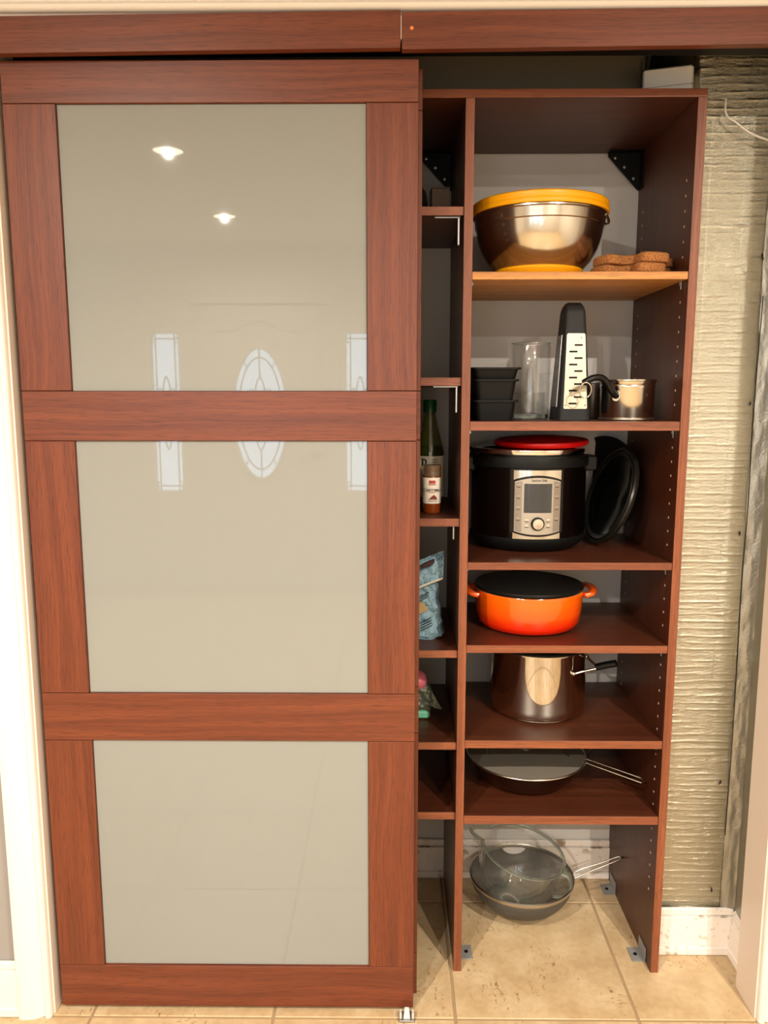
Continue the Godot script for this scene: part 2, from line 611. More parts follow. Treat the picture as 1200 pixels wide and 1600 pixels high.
func baseboard(called: String, lo: Vector3, hi: Vector3, face: Vector3, label := "", m: Material = null) -> void:
	# three-step board: tall flat, bevelled cap and thin shoe, built along its own run
	var g := G.new()
	g.box((lo + hi) * 0.5 + Vector3(0, -0.011, 0), hi - lo - Vector3(0, 0.022, 0), 0.0015, 0, Vector2(rng.randf(), rng.randf()), Vector2(0.5, 0.5))
	var capc := Vector3((lo.x + hi.x) * 0.5, hi.y - 0.011, (lo.z + hi.z) * 0.5)
	g.box(capc - face * 0.002, Vector3(hi.x - lo.x, 0.022, hi.z - lo.z) - face.abs() * 0.004, 0.005, 0, Vector2(rng.randf(), rng.randf()), Vector2(0.5, 0.5))
	g.box(Vector3((lo.x + hi.x) * 0.5, lo.y + 0.012, (lo.z + hi.z) * 0.5) + face * 0.004, Vector3(hi.x - lo.x, 0.024, hi.z - lo.z), 0.004, 0, Vector2(rng.randf(), rng.randf()), Vector2(0.5, 0.5))
	struct(called, g, m if m else M.white, label)

func closet_trim() -> void:
	baseboard("baseboard_left", Vector3(RX0, 0, 0.010), Vector3(-0.838, 0.135, 0.024), Vector3(0, 0, 1), "white baseboard on the grey wall left of the closet")
	baseboard("baseboard_back", Vector3(-0.99, 0, -0.52), Vector3(0.70, 0.119, -0.506), Vector3(0, 0, 1), "white baseboard along the closet's back wall", M.dirty)
	baseboard("baseboard_right", Vector3(0.6575, 0, -0.206), Vector3(0.864, 0.126, -0.192), Vector3(0, 0, 1), "scuffed white baseboard under the foil insulation", M.dirty)
	baseboard("baseboard_corner", Vector3(0.852, 0, -0.192), Vector3(0.866, 0.126, -0.086), Vector3(-1, 0, 0), "short scuffed white baseboard return beside the right jamb", M.dirty)
	# jambs and casings
	struct("trim_1", vbox(Vector3(OX0 - 0.012, 0, -0.085), Vector3(OX0, OY, 0.012), 0.001), M.jamb, "left jamb of the closet opening")
	struct("trim_2", vbox(Vector3(OX1, 0, -0.085), Vector3(OX1 + 0.014, OY, 0.012), 0.001), M.jamb, "right jamb of the closet opening")
	struct("trim_3", vbox(Vector3(OX0 - 0.012, OY, -0.085), Vector3(OX1 + 0.014, OY + 0.012, 0.012), 0.001), M.jamb, "head jamb of the closet opening")
	var prof := V2([0.004, 0.010, 0.004, 0.022, 0.009, 0.027, 0.014, 0.028, 0.018, 0.025, 0.021, 0.021, 0.024, 0.022, 0.040, 0.030, 0.068, 0.033, 0.076, 0.030, 0.078, 0.010])
	for k in 3:
		var g := G.new()
		var q := prof
		match k:
			0: g.xf = Transform3D(Basis(Vector3(-1, 0, 0), Vector3(0, 0, 1), Vector3(0, 1, 0)), Vector3(OX0, 0, 0))
			1: g.xf = Transform3D(Basis(Vector3(1, 0, 0), Vector3(0, 0, 1), Vector3(0, 1, 0)), Vector3(OX1, 0, 0))
			2: g.xf = Transform3D(Basis(Vector3(0, 1, 0), Vector3(0, 0, 1), Vector3(1, 0, 0)), Vector3(OX0 - 0.078, OY, 0))
		g.prism(q, 2.112 if k < 2 else OX1 - OX0 + 0.156, 0.0, 0.7)
		struct("trim_%d" % (4 + k), g, M.white, ["white moulded casing left of the closet", "white moulded casing right of the closet", "white moulded head casing over the closet"][k])
	# two-piece wood fascia hiding the track
	for k in 2:
		var x0: float = OX0 if k == 0 else 0.0175
		var x1: float = 0.0155 if k == 0 else OX1
		var s := Vector3(x1 - x0, 0.066, 0.018)
		var y: float = 2.0755 if k == 0 else 2.0800
		var o := part("trim_%d" % (7 + k), wbox(Vector3.ZERO, s, 0, 0.0015), M.door, self)
		o.set_meta("kind", "structure")
		tag(o, ["cherry wood track fascia over the sliding door, left piece", "cherry wood track fascia over the open shelves, right piece with a nail hole"][k])
		o.position = Vector3((x0 + x1) * 0.5, y, 0.021)
		o.rotation.z = deg_to_rad(0.55)
		if k == 1:
			var c := part("filler_dot", G.new().lathe(V2([0.0034, 0.0, 0.0034, 0.0008, 0.0, 0.0011]), 12), mat(Color(0.86, 0.52, 0.26), 0.7), o, "pale orange filled nail hole")
			c.rotation.x = PI / 2
			c.position = Vector3(0.0365 - (x0 + x1) * 0.5, 0.004, 0.009)
	struct("trim_11", vbox(Vector3(0.0158, 2.062, 0.012), Vector3(0.0172, 2.1035, 0.0285), 0.0002), M.jamb, "pale sliver of light wall showing in the fascia joint")
	# sliding track above the doors
	struct("trim_9", vbox(Vector3(OX0, 2.075, -0.082), Vector3(OX1, OY, 0.010), 0.001), M.blackmat, "dark sliding track behind the fascia")

# ------------------------------------------------------------------ doors
func sliding_door(called: String, at: Vector3, label: String) -> Node3D:
	var t := Node3D.new()
	t.name = called
	add_child(t)
	t.position = at
	t.set_meta("kind", "structure")
	tag(t, label, "door")
	# local: x 0..0.808, y 0..2.03, front at z 0
	var W := 0.808
	var D := 0.034
	for r in [[0.0, 0.103], [0.646, 0.754], [1.298, 1.400], [1.951, 2.029]]:
		part("rail", wbox(Vector3(W / 2, (r[0] + r[1]) / 2, -D / 2), Vector3(W, r[1] - r[0] - 0.0008, D), 0), M.door, t)
	for r in [[0.103, 0.646], [0.754, 1.298], [1.400, 1.951]]:
		for x in [0.0515, W - 0.0505]:
			part("stile", wbox(Vector3(x, (r[0] + r[1]) / 2, -D / 2), Vector3(0.103 if x < 0.4 else 0.101, r[1] - r[0] - 0.0008, D), 1), M.door, t)
		part("glass_panel", vbox(Vector3(0.1035, r[0], -0.024), Vector3(W - 0.1015, r[1], -0.007), 0.0005), M.panel, t)
	return t

func sliding_doors() -> void:
	sliding_door("door_1", Vector3(-0.757, 0.010, 0.0), "front cherry wood sliding closet door with three frosted glass panels")
	sliding_door("door_2", Vector3(-0.7475, 0.010, -0.044), "second cherry wood sliding door, only its edge showing behind the front door")
	var t := thing("floor_guide", "small clear door guide with white peg at the foot of the sliding door", "door guide", Vector3(0.036, 0, 0.018))
	part("base_plate", G.new().box(Vector3(0, 0.003, 0), Vector3(0.036, 0.006, 0.030), 0.0015), M.zinc, t)
	var clear := mat(Color(0.75, 0.74, 0.70), 0.3)
	for s in [-1, 1]:
		part("cheek", G.new().box(Vector3(s * 0.014, 0.012, 0.002), Vector3(0.006, 0.013, 0.016), 0.0015), clear, t)
	part("peg", G.new().prism(V2([-0.0075, 0.006, 0.0075, 0.006, 0.0055, 0.027, 0.004, 0.0285, -0.004, 0.0285, -0.0055, 0.027]), 0.010, 0.001), M.plasticwhite, t)

# plate (in xy, thick along z) with an elliptical or rectangular hole
func holed(lo: Vector2, hi: Vector2, c: Vector2, r: Vector2, z0: float, z1: float, square := false) -> G:
	var g := G.new()
	var inner := PackedVector2Array()
	var outer := PackedVector2Array()
	var n := 64
	for k in n:
		var a := TAU * (k + 0.5) / n
		var d := Vector2(cos(a), sin(a))
		if square:
			var q := 1.0 / maxf(absf(d.x), absf(d.y))
			inner.append(c + d * q * r)
			outer.append((lo + hi) * 0.5 + d * q * (hi - lo) * 0.5)
		else:
			inner.append(c + d * r)
			var q := minf(((hi.x if d.x > 0 else lo.x) - c.x) / (d.x + 1e-6 * signf(d.x)), ((hi.y if d.y > 0 else lo.y) - c.y) / d.y)
			outer.append(c + d * q)
	for k in n:
		var j := (k + 1) % n
		for z in [[z0, -1.0], [z1, 1.0]]:
			var nn := Vector3(0, 0, z[1])
			g.quad(Vector3(inner[k].x, inner[k].y, z[0]), Vector3(inner[j].x, inner[j].y, z[0]), Vector3(outer[j].x, outer[j].y, z[0]), Vector3(outer[k].x, outer[k].y, z[0]), nn, nn, nn, nn)
		var mid := (inner[k] + inner[j]) * 0.5
		var ni := Vector3(c.x - mid.x, c.y - mid.y, 0).normalized()
		g.quad(Vector3(inner[k].x, inner[k].y, z0), Vector3(inner[j].x, inner[j].y, z0), Vector3(inner[j].x, inner[j].y, z1), Vector3(inner[k].x, inner[k].y, z1), ni, ni, ni, ni)
	if not square:                                # fill the four corners left out by the fan
		for cx in [lo.x, hi.x]:
			for cy in [lo.y, hi.y]:
				var best := []
				for k in n:
					var j := (k + 1) % n
					var onx := absf(outer[k].x - cx) < 1e-3 or absf(outer[j].x - cx) < 1e-3
					var ony := absf(outer[k].y - cy) < 1e-3 or absf(outer[j].y - cy) < 1e-3
					if onx and ony:
						best = [outer[k], outer[j]]
				if best:
					for z in [[z0, -1.0], [z1, 1.0]]:
						var nn := Vector3(0, 0, z[1])
						g.tri(Vector3(best[0].x, best[0].y, z[0]), Vector3(best[1].x, best[1].y, z[0]), Vector3(cx, cy, z[0]), nn, nn, nn)
	return g

func came_pattern(g: G, c: Vector2, sx: float, sy: float) -> void:
	# fleur with three petals over a stem, mirrored below
	for s in [1.0, -1.0]:
		var q := func(a: Array) -> PackedVector3Array:
			var p := PackedVector3Array()
			for i in range(0, a.size(), 2):
				p.append(Vector3(c.x + a[i] * sx, c.y + s * a[i + 1] * sy, 0))
			return p
		for pts in [[0, 0.25, -0.16, 0.42, 0, 0.62, 0.16, 0.42, 0, 0.25], [0, 0.25, -0.3, 0.42, -0.44, 0.30, -0.3, 0.22, -0.12, 0.27], [0, 0.25, 0.3, 0.42, 0.44, 0.30, 0.3, 0.22, 0.12, 0.27], [-0.26, 0, -0.26, 0.24], [-0.12, 0, -0.12, 0.26], [0.12, 0, 0.12, 0.26], [0.26, 0, 0.26, 0.24]]:
			g.tube(spline(q.call(pts), 5), 0.005, 6)

func front_door() -> void:
	var cx := -0.944
	var d := Node3D.new()
	d.name = "door_3"
	add_child(d)
	d.set_meta("kind", "structure")
	tag(d, "white front door with oval leaded glass, mirrored in the closet's glass panels", "door")
	d.position = Vector3(cx, 0, RZ + 0.05)
	part("slab", holed(Vector2(-0.457, 0.01), Vector2(0.457, 2.04), Vector2(0, 1.27), Vector2(0.19, 0.46), -0.022, 0.022), M.roomwall, d)
	var rim := PackedVector3Array()
	for k in 64:
		rim.append(Vector3(0.2 * cos(TAU * k / 64), 1.27 + 0.47 * sin(TAU * k / 64), -0.022))
	part("oval_moulding", G.new().tube(rim, 0.013, 10, true), M.roomwall, d)
	var el := PackedVector2Array()
	for k in 64:
		el.append(Vector2(0.192 * cos(TAU * k / 64), 0.462 * sin(TAU * k / 64)))
	var pg := G.new()
	pg.xf.origin = Vector3(0, 1.27, -0.003)
	part("oval_pane", pg.prism(el, 0.006), M.pane, d)
	var came := G.new()
	came.xf.origin = Vector3(0, 1.27, -0.008)
	var e2 := PackedVector3Array()
	for k in 64:
		e2.append(Vector3(0.155 * cos(TAU * k / 64), 0.40 * sin(TAU * k / 64), 0))
	came.tube(e2, 0.005, 6, true)
	for a in [0.25, 0.75, 0.06, 0.44, 0.56, 0.94, 0.15, 0.35, 0.65, 0.85]:
		var dd := Vector3(cos(TAU * a), sin(TAU * a), 0)
		came.tube(PackedVector3Array([Vector3(0.155 * dd.x, 0.40 * dd.y, 0), Vector3(0.19 * dd.x, 0.46 * dd.y, 0)]), 0.005, 6)
	came.tube(V3([0, 0.26, 0, 0, 0.40, 0]), 0.005, 6)
	came.tube(V3([0, -0.26, 0, 0, -0.40, 0]), 0.005, 6)
	came_pattern(came, Vector2.ZERO, 0.2, 0.42)
	part("leading", came, M.darkplastic, d)
	for y in [1.86, 0.50]:
		var s := 1.0 if y > 1 else -1.0
		part("panel_moulding", G.new().tube(spline(V3([-0.33, y, -0.024, -0.18, y, -0.024, -0.12, y + s * 0.03, -0.024, 0, y + s * 0.07, -0.024, 0.12, y + s * 0.03, -0.024, 0.18, y, -0.024, 0.33, y, -0.024]), 5), 0.011, 8), M.roomwall, d)
	var h := part("door_handle", G.new().tube(spline(V3([0.40, 0.98, -0.03, 0.40, 0.98, -0.07, 0.37, 0.98, -0.085, 0.29, 0.985, -0.08])), 0.010, 10), M.chrome, d, "bright metal lever handle")
	part("rose", G.new().box(Vector3(0.40, 0.98, -0.026), Vector3(0.055, 0.055, 0.010), 0.004), M.chrome, h)
	var k := 1
	for x in [-1.613, -0.226]:
		var w := Node3D.new()
		w.name = "window_%d" % k
		add_child(w)
		w.set_meta("kind", "structure")
		tag(w, ["leaded glass sidelight on one side of the front door", "leaded glass sidelight beside the front door's handle side"][k - 1], "window")
		w.position = Vector3(x, 0, RZ + 0.05)
		var left := -0.187 if k == 1 else -0.261
		var right := 0.212 if k == 1 else 0.136
		part("frame", holed(Vector2(left, 0.0), Vector2(right, 2.10), Vector2(0, 1.275), Vector2(0.098, 0.56), -0.03, 0.03, true), M.roomwall, w)
		part("pane", vbox(Vector3(-0.098, 0.715, -0.003), Vector3(0.098, 1.835, 0.003), 0.0), M.pane, w)
		var cg := G.new()
		cg.xf.origin = Vector3(0, 1.275, -0.008)
		for sx in [-0.068, 0.068]:
			cg.tube(V3([sx, -0.56, 0, sx, 0.56, 0]), 0.005, 6)
		for sy in [-0.50, 0.50, -0.2, 0.2]:
			cg.tube(V3([-0.098, sy, 0, -0.068, sy, 0]), 0.005, 6)
			cg.tube(V3([0.098, sy, 0, 0.068, sy, 0]), 0.005, 6)
		cg.tube(V3([-0.098, 0.525, 0, 0.098, 0.525, 0]), 0.005, 6)
		cg.tube(V3([-0.098, -0.525, 0, 0.098, -0.525, 0]), 0.005, 6)
		came_pattern(cg, Vector2.ZERO, 0.15, 0.42)
		part("leading", cg, M.darkplastic, w)
		k += 1
	struct("trim_10", vbox(Vector3(-1.41, 2.04, RZ + 0.0), Vector3(-0.48, 2.11, RZ + 0.12), 0.002), M.roomwall, "frame head over the front door")

# ------------------------------------------------------------------ foil covered column
func foil_column() -> void:
	var t := thing("foil_insulation", "wrinkled silver foil insulation covering the column right of the shelves", "insulation", Vector3(0.6575, 0.121, -0.21))
	var x1 := 0.190
	var H := 2.31
	var a := noise(1.0, 31, 3)
	var b := noise(1.0, 32, 2)
	var face := func(u: float, v: float) -> Vector3:
		var y := v * H
		var x := u * x1
		var yy := y + 0.0022 * b.get_noise_2d(x * 5.0, y * 9.0)
		var ph := yy / 0.0165 + 0.5 * b.get_noise_1d(y * 5.0)
		var amp := clampf(0.50 + 1.0 * a.get_noise_2d(x * 12.0, y * 60.0), 0.08, 1.2)
		var rid: float = pow(absf(cos(PI * ph)), 9.0)
		var z := 0.0014 * amp * rid + 0.0005 * a.get_noise_2d(x * 50.0, y * 190.0) + 0.004 * b.get_noise_2d(x * 2.0 + 5.0, y * 1.2)
		var k := clampf((0.010 - x) / 0.010, 0.0, 1.0)
		return Vector3(x, y, z - 0.018 * k * k)
	part("foil_sheet", G.new().surf(34, 1500, face), M.foil, t)
	# core board keeps the column solid
	part("core", vbox(Vector3(0.002, 0.0, -0.302), Vector3(0.200, H, -0.010), 0.002), M.duct, t)
	var strip := func(u: float, v: float) -> Vector3:
		var y := v * H
		var x := 0.1725 + 0.033 * u + 0.004 * b.get_noise_1d(y * 3.0) * (1.0 - u)
		var z := 0.004 + 0.0016 * a.get_noise_2d(u * 2.0, y * 11.0) + 0.003 * sin(u * PI) + 0.010 * u * u
		return Vector3(x, y, z)
	part("foil_tape", G.new().surf(8, 260, strip), M.tape, t, "smooth silver tape along the corner")
	var side := func(u: float, v: float) -> Vector3:
		var y := v * H
		var x := 0.2055 - 0.004 * sin(u * PI) + 0.0012 * a.get_noise_2d(u * 1.5 + 4.0, y * 8.0)
		return Vector3(x, y, 0.014 + 0.10 * u)
	part("foil_tape", G.new().surf(8, 260, side), M.tape, t, "crumpled silver tape on the closet's end wall")
	# dark splits in the foil
	for q in [[0.277, 1.586, 0.018, 0.3], [0.272, 1.262, 0.010, -0.2], [0.268, 0.96, 0.012, 0.1], [0.262, 0.338, 0.012, -0.4], [0.258, 0.05, 0.014, 0.1], [0.285, 1.83, 0.012, 0.2]]:
		var g := G.new()
		g.xf = Transform3D(Basis(Vector3(0, 0, 1), q[3]), Vector3(q[0] - 0.1095, q[1], 0.0035))
		g.prism(V2([-0.0012, -q[2] * 0.5, 0.0016, -q[2] * 0.35, 0.0022, q[2] * 0.1, 0.0005, q[2] * 0.5, -0.0015, q[2] * 0.15]), 0.0016)
		part("tear", g, M.ink, t)
	var crack := spline(V3([0.1735, 1.50, 0.0075, 0.1705, 1.25, 0.0075, 0.172, 1.0, 0.0075, 0.169, 0.86, 0.008, 0.173, 0.5, 0.0075, 0.1715, 0.2, 0.0075]), 10)
	part("split_seam", G.new().tube(crack, 0.0011, 5), M.ink, t)
	# loose white wire over the foil
	solo("loose_wire", G.new().tube(spline(V3([0.716, 2.032, -0.192, 0.716, 2.005, -0.190, 0.722, 1.990, -0.186, 0.735, 1.982, -0.184, 0.765, 1.960, -0.182, 0.80, 1.945, -0.180, 0.84, 1.935, -0.178, 0.862, 1.935, -0.178]), 6), 0.0022, 6), M.plasticwhite, "thin white wire hanging across the top of the foil", "wire", Vector3(0, 0, 0.004))

# ------------------------------------------------------------------ shelving unit
func shelving() -> void:
	var t := thing("shelving_unit", "dark cherry open shelving unit with one wide and one narrow bay", "shelving", Vector3(0.154, 0, -0.33))
	var o := -t.position
	var zf := -0.130
	var zb := -0.515
	var zc := (zf + zb) * 0.5
	var dz := zf - zb
	var panel := func(called: String, lo: Vector3, hi: Vector3, grain: int, front := true, label := "") -> void:
		# melamine body with a lighter edge band on its front
		var body := wbox((lo + hi) * 0.5 + Vector3(0, 0, -0.0005) + o, hi - lo - Vector3(0, 0, 0.001), grain, 0.0006)
		var p := part(called, body, M.oak if label else M.cab, t, label)
		if front:
			var s := Vector3(hi.x - lo.x, hi.y - lo.y, 0.0012)
			part("edge_band", wbox(Vector3((lo.x + hi.x) * 0.5, (lo.y + hi.y) * 0.5, hi.z) + o, s, grain, 0.0004), M.oak if label else M.edge, p)
	panel.call("side_panel", Vector3(0.636, 0, zb), Vector3(0.655, 2.014, zf), 1)
	panel.call("divider", Vector3(0.1535, 0, zb), Vector3(0.1725, 2.014, zf), 1)
	panel.call("side_panel", Vector3(-0.150, 0, zb), Vector3(-0.131, 2.014, zf), 1)
	panel.call("top_panel", Vector3(-0.150, 2.0142, zb), Vector3(0.655, 2.031, zf), 0)
	for i in 6:
		var th: float = [0.016, 0.020, 0.017, 0.018, 0.019, 0.0205][i]
		panel.call("shelf", Vector3(0.1732, S[i] - th, zb), Vector3(0.6353, S[i], zf - 0.002), 0, true, "pale shelf with a honey oak front edge" if i == 0 else "")
	for i in 6:
		panel.call("shelf", Vector3(-0.1305, A[i] - 0.018, zb), Vector3(0.1528, A[i], zf - 0.006 - 0.004 * (i % 2)), 0)
	# rows of shelf-pin holes, drawn as small pale sleeves
	var g := G.new()
	for k in range(3, 56):
		var y := 0.1 + 0.032 * k
		var skip := false
		for s in S:
			if y > s - 0.03 and y < s + 0.008:
				skip = true
		if skip:
			continue
		for zz in [-0.172, -0.47]:
			g.xf = Transform3D(Basis(Vector3(0, 0, 1), PI / 2), Vector3(0.6362, y, zz) + o)
			g.lathe(V2([0.0030, 0.0, 0.0030, 0.0005, 0.0, 0.0008]), 8)
			g.xf = Transform3D(Basis(Vector3(0, 0, 1), -PI / 2), Vector3(0.1724, y, zz) + o)
			g.lathe(V2([0.0030, 0.0, 0.0030, 0.0005, 0.0, 0.0008]), 8)
	part("pin_hole_row", g, mat(Color(0.82, 0.74, 0.66), 0.6), t).set_meta("kind", "stuff")
	# spoon pins under the wide shelves
	for i in 6:
		var th: float = [0.016, 0.020, 0.017, 0.018, 0.019, 0.0205][i]
		for x in [0.6325, 0.176]:
			var q := G.new().box(Vector3(x, S[i] - th - 0.0045, -0.166) + o, Vector3(0.006, 0.009, 0.007), 0.001)
			q.box(Vector3(x + (0.001 if x > 0.4 else -0.001), S[i] - th - 0.013, -0.166) + o, Vector3(0.003, 0.010, 0.006), 0.001)
			part("shelf_pin", q, M.zinc, t)
	# bent wire supports under two narrow shelves
	for y in [A[0] - 0.018, A[1] - 0.018]:
		part("shelf_support", G.new().tube(spline(V3([0.090, y - 0.006, -0.150, 0.126, y - 0.006, -0.150, 0.139, y - 0.008, -0.150, 0.142, y - 0.022, -0.150, 0.141, y - 0.056, -0.150]), 5), 0.0024, 8) if false else bent_support(y, o), M.zinc, t, "bare metal angle support")
	part("shelf_support", G.new().box(Vector3(0.141, A[2] - 0.034, -0.150) + o, Vector3(0.004, 0.032, 0.006), 0.001), M.zinc, t)
	# black corner braces
	for x in [0.6355, 0.1530]:
		var cb := G.new()
		cb.xf.origin = Vector3(x, 2.0138, -0.505) + o
		cb.prism(V2([0, -0.0, -0.084, -0.0, -0.084, -0.010, -0.006, -0.092, 0, -0.092]), 0.002)
		cb.box(Vector3(-0.0012, -0.046, 0.014), Vector3(0.0022, 0.092, 0.028), 0.0005)
		cb.box(Vector3(-0.042, -0.0012, 0.014), Vector3(0.084, 0.0022, 0.028), 0.0005)
		var br := part("corner_brace", cb, M.blackmat, t, "black metal corner brace")
		for sp in [Vector2(-0.066, -0.014), Vector2(-0.042, -0.036), Vector2(-0.018, -0.064)]:
			var s := G.new()
			s.xf = Transform3D(Basis(Vector3(1, 0, 0), PI / 2), Vector3(x + sp.x, 2.0138 + sp.y, -0.503) + o)
			part("screw", s.lathe(V2([0.0038, 0, 0.0034, 0.0016, 0.0, 0.0022]), 12), M.zinc, br)
	# zinc feet brackets on the floor
	for q in [[0.6355, -0.19, -1.0], [0.6355, -0.455, -1.0], [0.173, -0.195, 1.0]]:
		var b := G.new()
		var c: Vector3 = Vector3(q[0], 0, q[1]) + o
		b.box(c + Vector3(q[2] * 0.0165, 0.0022, 0), Vector3(0.031, 0.0022, 0.050), 0.0006)
		b.box(c + Vector3(q[2] * 0.0014, 0.020, 0), Vector3(0.0024, 0.036, 0.050), 0.0006)
		var br := part("floor_bracket", b, M.dullzinc, t)
		var s := G.new()
		s.xf.origin = c + Vector3(q[2] * 0.018, 0.0033, 0)
		part("screw", s.lathe(V2([0.005, 0, 0.0045, 0.0018, 0.0, 0.0024]), 12), M.blackmat, br)

func bent_support(y: float, o: Vector3) -> G:
	var g := G.new()
	g.box(Vector3(0.119, y - 0.002, -0.150) + o, Vector3(0.055, 0.003, 0.012), 0.0008)
	g.box(Vector3(0.1435, y - 0.030, -0.150) + o, Vector3(0.004, 0.058, 0.007), 0.0008)
	return g

# ------------------------------------------------------------------ above the unit
func top_of_unit() -> void:
	var t := thing("air_duct", "dull olive board-cased duct in the dark above the shelving unit", "duct", Vector3(0.1, 2.045, -0.39))
	part("casing", vbox(Vector3(-0.9, 0.0, -0.128), Vector3(0.465, 0.39, 0.125), 0.004), M.duct, t)
	var a := noise(1.0, 77, 2)
	part("foil_tape", G.new().surf(4, 40, func(u: float, v: float) -> Vector3: return Vector3(0.452 + 0.020 * u + 0.004 * a.get_noise_1d(v * 9.0), 0.39 * v, 0.128 + 0.004 * a.get_noise_2d(u * 2.0, v * 14.0) - 0.014 * u * u)), M.tape, t, "crumpled foil tape on the duct's edge")
	part("foil_tape", G.new().surf(60, 4, func(u: float, v: float) -> Vector3: return Vector3(-0.2 + 0.65 * u, 0.108 + 0.02 * v + 0.004 * a.get_noise_1d(u * 19.0), 0.128 + 0.005 * a.get_noise_2d(u * 30.0, v * 2.0) - 0.004 * v)), M.tape, t)
	var w := thing("adapter_box", "white plastic box lying on top of the shelving unit", "box", Vector3(0.600, 2.0312, -0.222), -0.30)
	part("housing", G.new().box(Vector3(0, 0.033, 0), Vector3(0.104, 0.066, 0.07), 0.006), M.plasticwhite, w)
	part("seam", G.new().box(Vector3(0, 0.026, 0), Vector3(0.1045, 0.0015, 0.0705), 0.0003), M.greywall, w)
	solo("black_cable", G.new().tube(spline(V3([0.575, 2.105, -0.262, 0.582, 2.16, -0.27, 0.574, 2.22, -0.275, 0.584, 2.30, -0.28, 0.58, 2.439, -0.28]), 6), 0.005, 8), M.blackmat, "black cable rising behind the white box above the shelves", "cable")

# ------------------------------------------------------------------ shelf with the bowl
func bowl_shelf() -> void:
	var t := thing("mixing_bowl", "large brushed steel mixing bowl with yellow lid and yellow base", "bowl", Vector3(0.343, S[0] + 0.0005, -0.295))
	part("bowl_body", G.new().lathe(V2([0.0, 0.006, 0.078, 0.008, 0.098, 0.020, 0.118, 0.042, 0.133, 0.068, 0.142, 0.094, 0.146, 0.118, 0.1485, 0.120, 0.1505, 0.140, 0.1535, 0.142, 0.1535, 0.145, 0.149, 0.146, 0.146, 0.132, 0.138, 0.094, 0.128, 0.068, 0.09, 0.022, 0.0, 0.012]), 96), M.steel, t)
	part("base_ring", G.new().lathe(V2([0.0, 0.0, 0.088, 0.0, 0.098, 0.006, 0.1035, 0.020, 0.101, 0.0265, 0.09, 0.027]), 64), M.yellow, t, "yellow non-slip base")
	var lid := part("lid", G.new().lathe(V2([0.151, 0.1465, 0.1565, 0.1465, 0.158, 0.149, 0.1575, 0.156, 0.1560, 0.158, 0.1560, 0.161, 0.157, 0.163, 0.1560, 0.170, 0.152, 0.173, 0.06, 0.176, 0.0, 0.177]), 96), M.yellow, t, "yellow plastic lid")
	part("lid_knob", G.new().lathe(V2([0.0, 0.176, 0.03, 0.176, 0.034, 0.182, 0.03, 0.188, 0.0, 0.190]), 32), M.blackmat, lid)
	var tab := G.new()
	tab.xf = Transform3D(Basis(Vector3(0, 1, 0), PI), Vector3(0, 0.143, 0))
	part("side_loop", G.new().tube(spline(V3([0.140, 0.140, 0.055, 0.150, 0.132, 0.040, 0.154, 0.128, 0.02, 0.150, 0.132, 0.0, 0.146, 0.140, -0.01]), 5), 0.0032, 8), M.steel, t)
	# two cork trivets
	var poly := PackedVector2Array()
	for k in 72:
		var a := TAU * k / 72
		var c := absf(cos(2.0 * a))
		poly.append(Vector2(cos(a), sin(a)) * (0.048 + 0.042 * smoothstep(0.42, 0.72, c)))
	for k in 2:
		var g := G.new()
		g.xf = Transform3D(Basis(Vector3(1, 0, 0), -PI / 2), Vector3.ZERO)
		g.prism(poly, 0.0215, 0.004, 0.6)
		solo("cork_trivet", g, M.cork, ["thick cork trivet lying under another one, beside the steel bowl", "thick cork trivet on top of another one, beside the steel bowl"][k], "trivet", Vector3(0.545 if k == 1 else 0.540, S[0] + 0.0005 + 0.0218 * k, -0.228), [0.30, 0.34][k], "cork trivets beside the bowl")

# ------------------------------------------------------------------ shelf with grater
func tray(h: float, w: float, d: float, tp: float) -> G:
	# open rectangular tin with a rolled rim: outer, rim, inner
	var g := G.new()
	var levels := [[0.0, w - tp, d - tp, 0.012], [h - 0.004, w, d, 0.014], [h - 0.004, w + 0.012, d + 0.012, 0.016], [h, w + 0.012, d + 0.012, 0.016], [h, w - 0.003, d - 0.003, 0.013], [0.002, w - tp - 0.003, d - tp - 0.003, 0.011]]
	for i in levels.size() - 1:
		var p := rrect(levels[i][1], levels[i][2], levels[i][3])
		var q := rrect(levels[i + 1][1], levels[i + 1][2], levels[i + 1][3])
		for k in p.size():
			var j := (k + 1) % p.size()
			var A0 := Vector3(p[k].x, levels[i][0], p[k].y)
			var B0 := Vector3(p[j].x, levels[i][0], p[j].y)
			var C0 := Vector3(q[j].x, levels[i + 1][0], q[j].y)
			var D0 := Vector3(q[k].x, levels[i + 1][0], q[k].y)
			var nn := (C0 - A0).cross(B0 - D0).normalized()
			var outw := Vector3(p[k].x, 0, p[k].y).normalized()
			if i == 4:
				outw = -outw
			if i == 1: outw = Vector3.DOWN
			if i == 3: outw = Vector3.UP
			if nn.dot(outw) < 0: nn = -nn
			g.quad(A0, B0, C0, D0, nn, nn, nn, nn)
	for y in [0.0, 0.002]:
		var p := rrect(w - tp, d - tp, 0.012)
		for k in p.size():
			var j := (k + 1) % p.size()
			var nn := Vector3.DOWN if y == 0.0 else Vector3.UP
			g.tri(Vector3(0, y, 0), Vector3(p[k].x, y, p[k].y), Vector3(p[j].x, y, p[j].y), nn, nn, nn)
	return g

